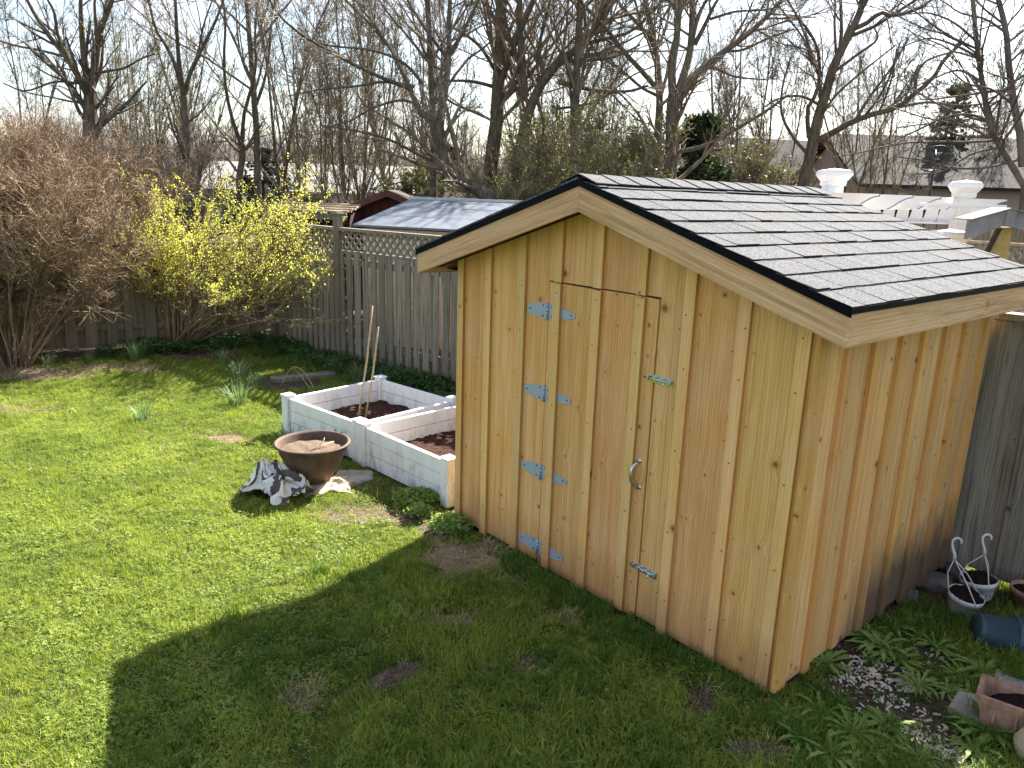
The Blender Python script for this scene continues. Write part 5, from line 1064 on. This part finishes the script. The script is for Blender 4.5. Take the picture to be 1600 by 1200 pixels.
traced_tree('thick dark trunk just left of the shed ridge, splitting high up', 18, [([(764, 335), (766, 280), (771, 230), (777, 180), (778, 140), (781, 100), (783, 50), (783, 0)], 12, 8), ([(780, 135), (795, 95), (808, 60), (826, 20), (840, -10)], 5, 2.5), ([(774, 136), (742, 128), (712, 126), (690, 130)], 3, 1.2), ([(775, 112), (752, 75), (728, 55), (700, 40)], 3, 1.3), ([(781, 105), (765, 60), (758, 20), (752, -10)], 3, 1.5), ([(770, 190), (745, 175), (725, 168), (700, 150)], 2, .9), ([(782, 70), (800, 40), (812, 0)], 3.5, 2)], 7, (8, 6, 5))
traced_tree('leaning tree whose long limb sweeps right over the shed peak', 17.5, [([(806, 330), (808, 270), (816, 215), (826, 176), (836, 150), (858, 112), (884, 90), (908, 70), (932, 42), (952, 0)], 9.5, 4), ([(820, 152), (816, 100), (813, 50), (812, 0)], 6.5, 4), ([(872, 128), (905, 136), (945, 144), (985, 142), (1012, 134)], 3.6, 1.5), ([(886, 95), (922, 94), (962, 88), (1000, 70)], 3, 1.3), ([(910, 70), (940, 62), (985, 50), (1015, 22), (1040, -5)], 3, 1.3), ([(870, 170), (905, 165), (940, 155), (985, 120), (1030, 100)], 2.2, .9), ([(850, 120), (842, 80), (850, 40), (860, 0)], 3.5, 1.6), ([(838, 150), (850, 200), (838, 230)], 3, 2), ([(814, 110), (800, 70), (788, 20)], 3, 1.6)], 8, (9, 6, 5), drift=.12)
traced_tree('straight slender trunk standing behind the shed peak', 17, [([(896, 330), (897, 250), (898, 200), (900, 150), (902, 90), (905, 40), (906, 0)], 7, 4.5), ([(902, 110), (925, 70), (945, 30), (960, -5)], 2.6, 1.3), ([(900, 140), (885, 105), (870, 60), (865, 10)], 2.6, 1.2), ([(898, 190), (920, 150), (938, 110), (950, 60)], 2, 1)], 9, (7, 5, 4))
traced_tree('large grey twin-trunked tree towering over the shed roof with wide limbs', 16, [([(1044, 330), (1047, 275), (1050, 225), (1051, 180), (1052, 158)], 10.5, 9.5), ([(1029, 330), (1028, 280), (1028, 230), (1030, 180), (1031, 140), (1026, 90), (1018, 45), (1008, 0)], 7.5, 4.5), ([(1052, 160), (1050, 110), (1058, 55), (1062, 0)], 6.5, 4.5), ([(1054, 160), (1068, 118), (1079, 75), (1082, 0)], 6.5, 4.5), ([(1058, 162), (1078, 126), (1098, 106), (1132, 80), (1166, 55), (1192, 32), (1222, 0)], 6.5, 3.2), ([(1085, 70), (1100, 42), (1118, 5)], 4, 2.2), ([(1026, 138), (1000, 108), (974, 80), (945, 42), (918, 15), (900, -10)], 4.5, 2), ([(1058, 238), (1100, 228), (1150, 202), (1202, 170), (1232, 148)], 3.6, 1.5), ([(1098, 106), (1120, 108), (1150, 120), (1200, 125)], 2.6, 1), ([(1132, 80), (1160, 78), (1200, 60), (1240, 45)], 2.4, 1), ([(1022, 70), (1005, 45), (985, 25), (960, -5)], 3.5, 1.8), ([(1080, 65), (1090, 25), (1110, -10)], 3, 1.8), ([(1028, 150), (1000, 135), (960, 100), (930, 80), (895, 60)], 2.8, 1.1), ([(1110, 30), (1150, 18), (1200, 15)], 2.2, 1)], 10, (10, 6, 5), drift=.12)
traced_tree('dark spreading tree with a long sagging right limb behind the pergola', 17.5, [([(1244, 340), (1258, 280), (1268, 235), (1276, 192), (1290, 147), (1302, 105), (1316, 75), (1335, 40), (1350, 0)], 9.5, 4.5), ([(1272, 222), (1300, 208), (1328, 192), (1365, 178), (1402, 168), (1428, 147), (1458, 122), (1476, 92), (1502, 68)], 5, 2), ([(1336, 44), (1354, 36), (1376, 20), (1396, 25), (1432, 15), (1455, 0)], 3.6, 1.6), ([(1264, 215), (1262, 170), (1278, 140), (1280, 90), (1268, 55), (1245, 25)], 3.4, 1.4), ([(1283, 165), (1250, 150), (1215, 155), (1190, 170)], 2.4, 1), ([(1335, 190), (1360, 150), (1390, 110), (1420, 60)], 2.6, 1), ([(1430, 145), (1432, 118), (1448, 95), (1490, 80)], 2.4, 1), ([(1300, 115), (1340, 85), (1370, 62), (1365, 40)], 2.6, 1), ([(1400, 168), (1450, 160), (1500, 165), (1560, 160)], 2, .9), ([(1275, 195), (1305, 150), (1350, 110), (1400, 70)], 2.2, .9), ([(1262, 240), (1240, 215), (1222, 180), (1222, 140), (1235, 90)], 3, 1.2), ([(1270, 100), (1255, 60), (1225, 20)], 2, 1)], 11, (9, 6, 5), twig=TWIGD, drift=.12)
traced_tree('dark bare larch filling the upper right corner with drooping twigs', 11, [([(1600, 330), (1590, 275), (1560, 225), (1545, 190), (1535, 130), (1526, 70), (1520, 0)], 5, 3), ([(1598, 260), (1594, 210), (1584, 160), (1576, 100), (1572, 50), (1560, 0)], 6, 3.5), ([(1545, 190), (1520, 180), (1480, 182), (1430, 205), (1385, 225)], 2.2, .9), ([(1555, 215), (1500, 212), (1450, 195), (1400, 200)], 2, .8), ([(1536, 130), (1500, 110), (1460, 122), (1420, 140)], 2, .8), ([(1530, 90), (1490, 70), (1450, 60), (1405, 75)], 2, .8), ([(1526, 65), (1490, 35), (1450, 20), (1410, 22)], 1.8, .8), ([(1585, 165), (1550, 140), (1510, 130), (1470, 95)], 2, .8), ([(1575, 100), (1610, 70), (1650, 60)], 2, .8), ([(1570, 50), (1540, 30), (1500, 20), (1470, 0)], 2, .8), ([(1590, 250), (1540, 262), (1490, 262), (1440, 250), (1400, 245)], 2.2, .8), ([(1565, 230), (1520, 240), (1470, 268), (1425, 272)], 2, .8), ([(1594, 210), (1640, 180), (1680, 170)], 2.2, 1), ([(1580, 130), (1620, 110), (1680, 110)], 2, .9)], 12, (9, 6, 4), twig=TWIGD, bark=TWIGD, minr=.0034, l1=(.18, .4), ang=(.7, 1.3), up=-.02, name='bare_larch')

# young trees filling the strip beyond the fence: three of a kind, copied
def multi_tree(seed, stems, h_, spread, rad, k=(8, 5, 4), minr=.0052, twig=None):
    r2 = np.random.default_rng(seed); tr_ = thing('young_tree', 'thin bare young tree in the crowded strip of woodland beyond the back fence', 'tree', (0, 0, 0), 0, 'thin bare trees beyond the fence'); n = stems; a = r2.uniform(0, 6.28, n)
    d = np.stack([np.cos(a) * spread, np.sin(a) * spread, np.ones(n)], -1) + r2.normal(0, .05, (n, 3)); d /= np.linalg.norm(d, axis=1)[:, None]; p0 = np.stack([np.cos(a) * .12, np.sin(a) * .12, np.full(n, -.05)], -1)
    P = walk(p0, d, h_ * r2.uniform(.75, 1.05, n), 10, .05, .03, r2); R = taper(rad * r2.uniform(.6, 1.1, n), 10, .22); W1 = Wood(); W1.add(P, R, 6)
    p, dd, l, r = sprout(P, R, 4, r2, .15, .7, (.25, .5), (.4, .65), .15, .6); B = walk(p, dd, l, 8, .07, .05, r2); RB = taper(r, 8, .3); W1.add(B, RB, 5); wbuild(W1, 'trunk', BARK, tr_, (0, 0, 0))
    W2 = Wood()
    for Q, RQ in ((P, R), (B, RB)): crown(W2, Q, RQ, r2, k[0], k[1], k[2], (.10, .28), minr, 5, .25, .12, (.35, .8), .2)
    wbuild(W2, 'crown', twig or TWIG, tr_, (0, 0, 0)); return tr_
protos = [multi_tree(21, 1, 9.5, .04, .085, (14, 6, 4)), multi_tree(22, 3, 8.5, .12, .062, (9, 5, 4)), multi_tree(23, 5, 7.5, .20, .050, (7, 5, 4), twig=TWIGG), multi_tree(24, 2, 9, .08, .075, (10, 5, 4), twig=TWIGD)]
fill = [(-60, 24), (30, 24), (215, 22), (238, 20), (318, 20), (432, 19), (475, 23), (520, 18), (540, 17), (580, 18), (625, 24), (650, 27), (705, 22), (845, 26), (870, 23), (935, 25), (1110, 27), (1170, 28), (1215, 25), (1330, 33), (1370, 27), (1540, 33), (1660, 27)]
KINDS_ = ('single-stemmed', 'three-stemmed', 'many-stemmed greenish', 'two-stemmed dark'); ORD = ('first', 'second', 'third', 'fourth', 'fifth', 'sixth', 'seventh', 'eighth', 'ninth', 'tenth', 'eleventh')
REG = [(200, 'behind the brown shrub'), (300, 'left of the slim three-forked tree'), (425, 'above the pale sunlit house'), (560, 'above the yellow-green bush'), (670, 'left of the bent mossy tree'), (800, 'around the thick trunk left of the ridge'), (1020, 'between shed peak and twin trunks'), (1250, 'between twin trunks and spreading tree'), (2000, 'at the far right behind the pergola')]
used = set(); cnt = {}
for i, (px, Y) in enumerate(fill):
    k_ = [1, 0, 2, 3][(i * 7 + i // 3) % 4] if not 430 < px < 625 else [1, 3, 1, 2][i % 4]; c = at(px, 300, Y)
    if k_ in used: o = copy_tree(protos[k_])
    else: o = protos[k_]; used.add(k_)
    reg = next(b for a, b in REG if px < a); n_ = cnt.get((reg, k_), 0); cnt[(reg, k_)] = n_ + 1
    o['label'] = f'{ORD[n_]} {KINDS_[k_]} young bare tree {reg}'
    o.location = (c.x, c.y, 0); o.rotation_euler = (0, 0, rnd.uniform(0, 6.28)); s_ = min(1.15, (2.6 + .28 * Y) / 9.0) * rnd.uniform(.85, 1.05); o.scale = (s_, s_, s_ * rnd.uniform(.9, 1.1))

# ---------------------------------------------------------------- shrubs
def fan_shrub(name, label, base, stems, Lr, dirf, seed, bark, twig, k, minr, rad=.016, wig=.08, up=.02, droop=.0, n=9, l1=(.25, .5), extra=None, cat='shrub'):
    r2 = np.random.default_rng(seed); sh_ = thing(name, label, cat, base); d, p0 = dirf(stems, r2); d /= np.linalg.norm(d, axis=1)[:, None]; L_ = r2.uniform(*Lr, stems) * (1 + (.45 * np.clip(d[:, 0] / .9, 0, 1) if name == 'forsythia' else 0))
    P = walk(p0, d, L_, n, wig, up, r2, droop); R = taper(rad * r2.uniform(.6, 1.2, stems), n, .3); W1 = Wood(); W1.add(P, R, 5); wbuild(W1, 'stems', bark, sh_, (0, 0, 0)); W2 = Wood(); tw = crown(W2, P, R, r2, k[0], k[1], k[2], l1, minr, 6, .22, .07, (.22, .62), .2); wbuild(W2, 'twigs', twig, sh_, (0, 0, 0))
    if extra: extra(sh_, P, tw, r2)
    return sh_
def d_brown(n, r2):
    a = r2.uniform(0, 6.28, n); sl = np.abs(r2.normal(0, .55, n)).clip(0, 1.1); d = np.stack([np.cos(a) * sl + .05, np.sin(a) * sl * .8, np.ones(n)], -1); p0 = np.stack([np.cos(a) * .22 * r2.random(n), np.sin(a) * .2 * r2.random(n), np.zeros(n)], -1); return d, p0
bb = gnd(10, 577)
fan_shrub('brown_shrub', 'huge dense leafless brown shrub at the left edge of the lawn', (bb.x, bb.y + .1, 0), 115, (1.7, 2.6), d_brown, 31, TWIGB, TWIGB, (11, 8, 5), .0032, .014, .06, .035, l1=(.22, .42))
bb2 = at(95, 500, 11.0); fan_shrub('brown_shrub', 'second leafless brown shrub behind the huge one, its top meeting the dark forked tree', (bb2.x, 10.95, 0), 75, (1.9, 2.8), d_brown, 32, TWIGB, TWIGB, (10, 7, 5), .0034, .013, .06, .035, l1=(.22, .42))
bb3 = at(240, 500, 13.5); fan_shrub('brown_shrub', 'purplish bare thicket beyond the back fence, left of the yellow-green bush', (bb3.x, 13.4, 0), 60, (1.9, 2.8), d_brown, 33, TWIG, TWIG, (8, 6, 4), .005, .016, .06, .03)
FORSY = leaf('forsythia_flower', (.47, .50, .085), (.74, .77, .22), .45, psc=3)
def d_for(n, r2):
    a = r2.uniform(-.34, 1.10, n); d = np.stack([np.sin(a) + .0, r2.normal(0, .25, n), np.cos(a) + .1], -1); p0 = np.stack([r2.normal(0, .09, n), r2.normal(0, .07, n), np.zeros(n)], -1); return d, p0
def blooms(sh_, P, tw, r2):
    pts = []
    for Q, k_, jit_ in ((tw[0], 34, .012), (tw[1], 13, .012), (tw[2], 2.2, .012)):
        if Q is None: continue
        m_ = int(len(Q) * k_); i = r2.integers(0, len(Q), m_); t = r2.uniform(0, Q.shape[1] - 1.001, m_); j = t.astype(int); f = (t - j)[:, None]; c = Q[i, j] * (1 - f) + Q[i, j + 1] * f + r2.normal(0, jit_, (m_, 3)); pts.append(c)
    c = np.concatenate(pts); pr = np.clip((c[:, 2] - .6) / .5, .12, 1) * np.clip(1.35 - .32 * np.abs(c[:, 0] - 1.0), .4, 1) * np.where((c[:, 0] > 2.3), .35, 1.0); c = c[r2.random(len(c)) < pr]; link('flowers', leaf_cloud(c, .016, r2, FORSY, 'flowers', 1.0, 1.6), None, sh_)
fb = gnd(285, 540); fan_shrub('forsythia', 'arching yellow-green flowering bush in front of the board fence corner', (fb.x + .02, fb.y - .12, 0), 48, (1.35, 2.15), d_for, 41, TWIGB, TWIGB, (9, 4, 0), .0034, .012, .06, .0, .12, 11, (.24, .5), blooms, 'bush')
# leafing bushes and conifers behind the fence
def bush(label, px, py_top, Y, rx, n, seed, m, sz, twig, name='leafing_bush', k=(9, 6, 4)):
    c = at(px, 330, Y); h_ = at(px, py_top, Y).z
    def dd(nn, r2): a = r2.uniform(0, 6.28, nn); s_ = np.abs(r2.normal(0, rx / h_ * .62, nn)); return np.stack([np.cos(a) * s_, np.sin(a) * s_, np.ones(nn)], -1), np.stack([np.cos(a) * .2, np.sin(a) * .2, np.zeros(nn)], -1)
    def lv(sh_, P, tw, r2):
        tips = np.concatenate([tw[2][:, -1], tw[2][:, 1], tw[1][:, 3]]); tips = tips[r2.random(len(tips)) < n]; link('leaves', leaf_cloud(tips + r2.normal(0, .04, tips.shape), sz, r2, m, 'leaves'), None, sh_)
    fan_shrub(name, label, (c.x, c.y, 0), 34, (h_ * .7, h_ * 1.02), dd, seed, TWIG, twig, k, .006, .02, .07, .03, 0, 9, (.2, .42), lv, 'bush')
YG = leaf('young_yellow_green_leaf', (.15, .165, .05), (.30, .30, .10), .4); OLV = leaf('olive_young_leaf', (.075, .085, .03), (.17, .165, .06), .35)
bush('loose yellow-green leafing bush just left of the shed ridge', 850, 195, 17.5, 1.2, .34, 51, OLV, .042, TWIGG)
bush('low pale-leaved bush between the thick trunk and the shed ridge', 795, 265, 15.5, .7, .4, 52, YG, .03, TWIGG)
bush('greenish leafing bush hugging the left of the twin trunks', 950, 205, 15, .9, .4, 53, OLV, .05, TWIGG)
bush('olive leafing bush behind the bent tree, above the grey-blue roof', 655, 262, 19, 1.4, .5, 54, OLV, .06, TWIGG)
bush('thin olive bush behind the spreading tree, left of the pergola', 1195, 235, 20, 1.5, .3, 55, OLV, .05, TWIG)
CON = leaf('conifer_spray', (.016, .034, .014), (.055, .085, .035), .15); CON2 = leaf('tan_green_conifer_spray', (.045, .055, .025), (.12, .115, .05), .15)
def conifer(label, px, ytop, Y, rb, n, seed, m, sz, shape=1.0):
    c = at(px, 330, Y); h_ = at(px, ytop, Y).z; r2 = np.random.default_rng(seed); tr_ = thing('conifer', label, 'tree', (c.x, c.y, 0)); W1 = Wood(); P_, R_ = resample([Vector((0, 0, -.05)), Vector((.02, 0, h_ * .5)), Vector((0, 0, h_))], [.12, .08, .015], 14); W1.add(P_, R_, 7); nb2 = int(h_ * 16); z = r2.uniform(.12, .97, nb2) * h_; a = r2.uniform(0, 6.28, nb2); L_ = rb * (1 - z / h_) ** shape * r2.uniform(.7, 1.15, nb2) + .12
    B = walk(np.stack([0 * z, 0 * z, z], -1), np.stack([np.cos(a), np.sin(a), np.full(nb2, -.05)], -1), L_, 6, .06, .02, r2, .02); W1.add(B, taper(np.full(nb2, .02), 6, .3), 4); wbuild(W1, 'trunk', BARK, tr_, (0, 0, 0))
    i = r2.integers(0, nb2, n); t = np.sqrt(r2.random(n)) * 4.99; j = t.astype(int); f = (t - j)[:, None]; cc_ = B[i, j] * (1 - f) + B[i, j + 1] * f + r2.normal(0, .07, (n, 3)) * (.5 + L_[i])[:, None]; link('crown', leaf_cloud(cc_, sz, r2, m, 'crown', .6, 2.2), None, tr_)
conifer('dark green cedar close behind the twin trunks', 1085, 178, 18, 1.25, 9000, 61, CON, .07, .6)
conifer('dark cedar half hidden left of the twin trunks', 1000, 195, 18.5, .8, 5000, 62, CON, .07, .6)
conifer('lone tan-green conifer rising above the far roofs at the right', 1466, 128, 34, 1.3, 5000, 63, CON2, .10, .5)
conifer('small dark conifer on the skyline behind the bent tree', 700, 225, 40, 1.2, 2500, 64, CON, .12, .8)
conifer('dark conifer far away at the left behind the slim trunks', 415, 232, 38, 2.2, 4000, 65, CON, .12, .7)
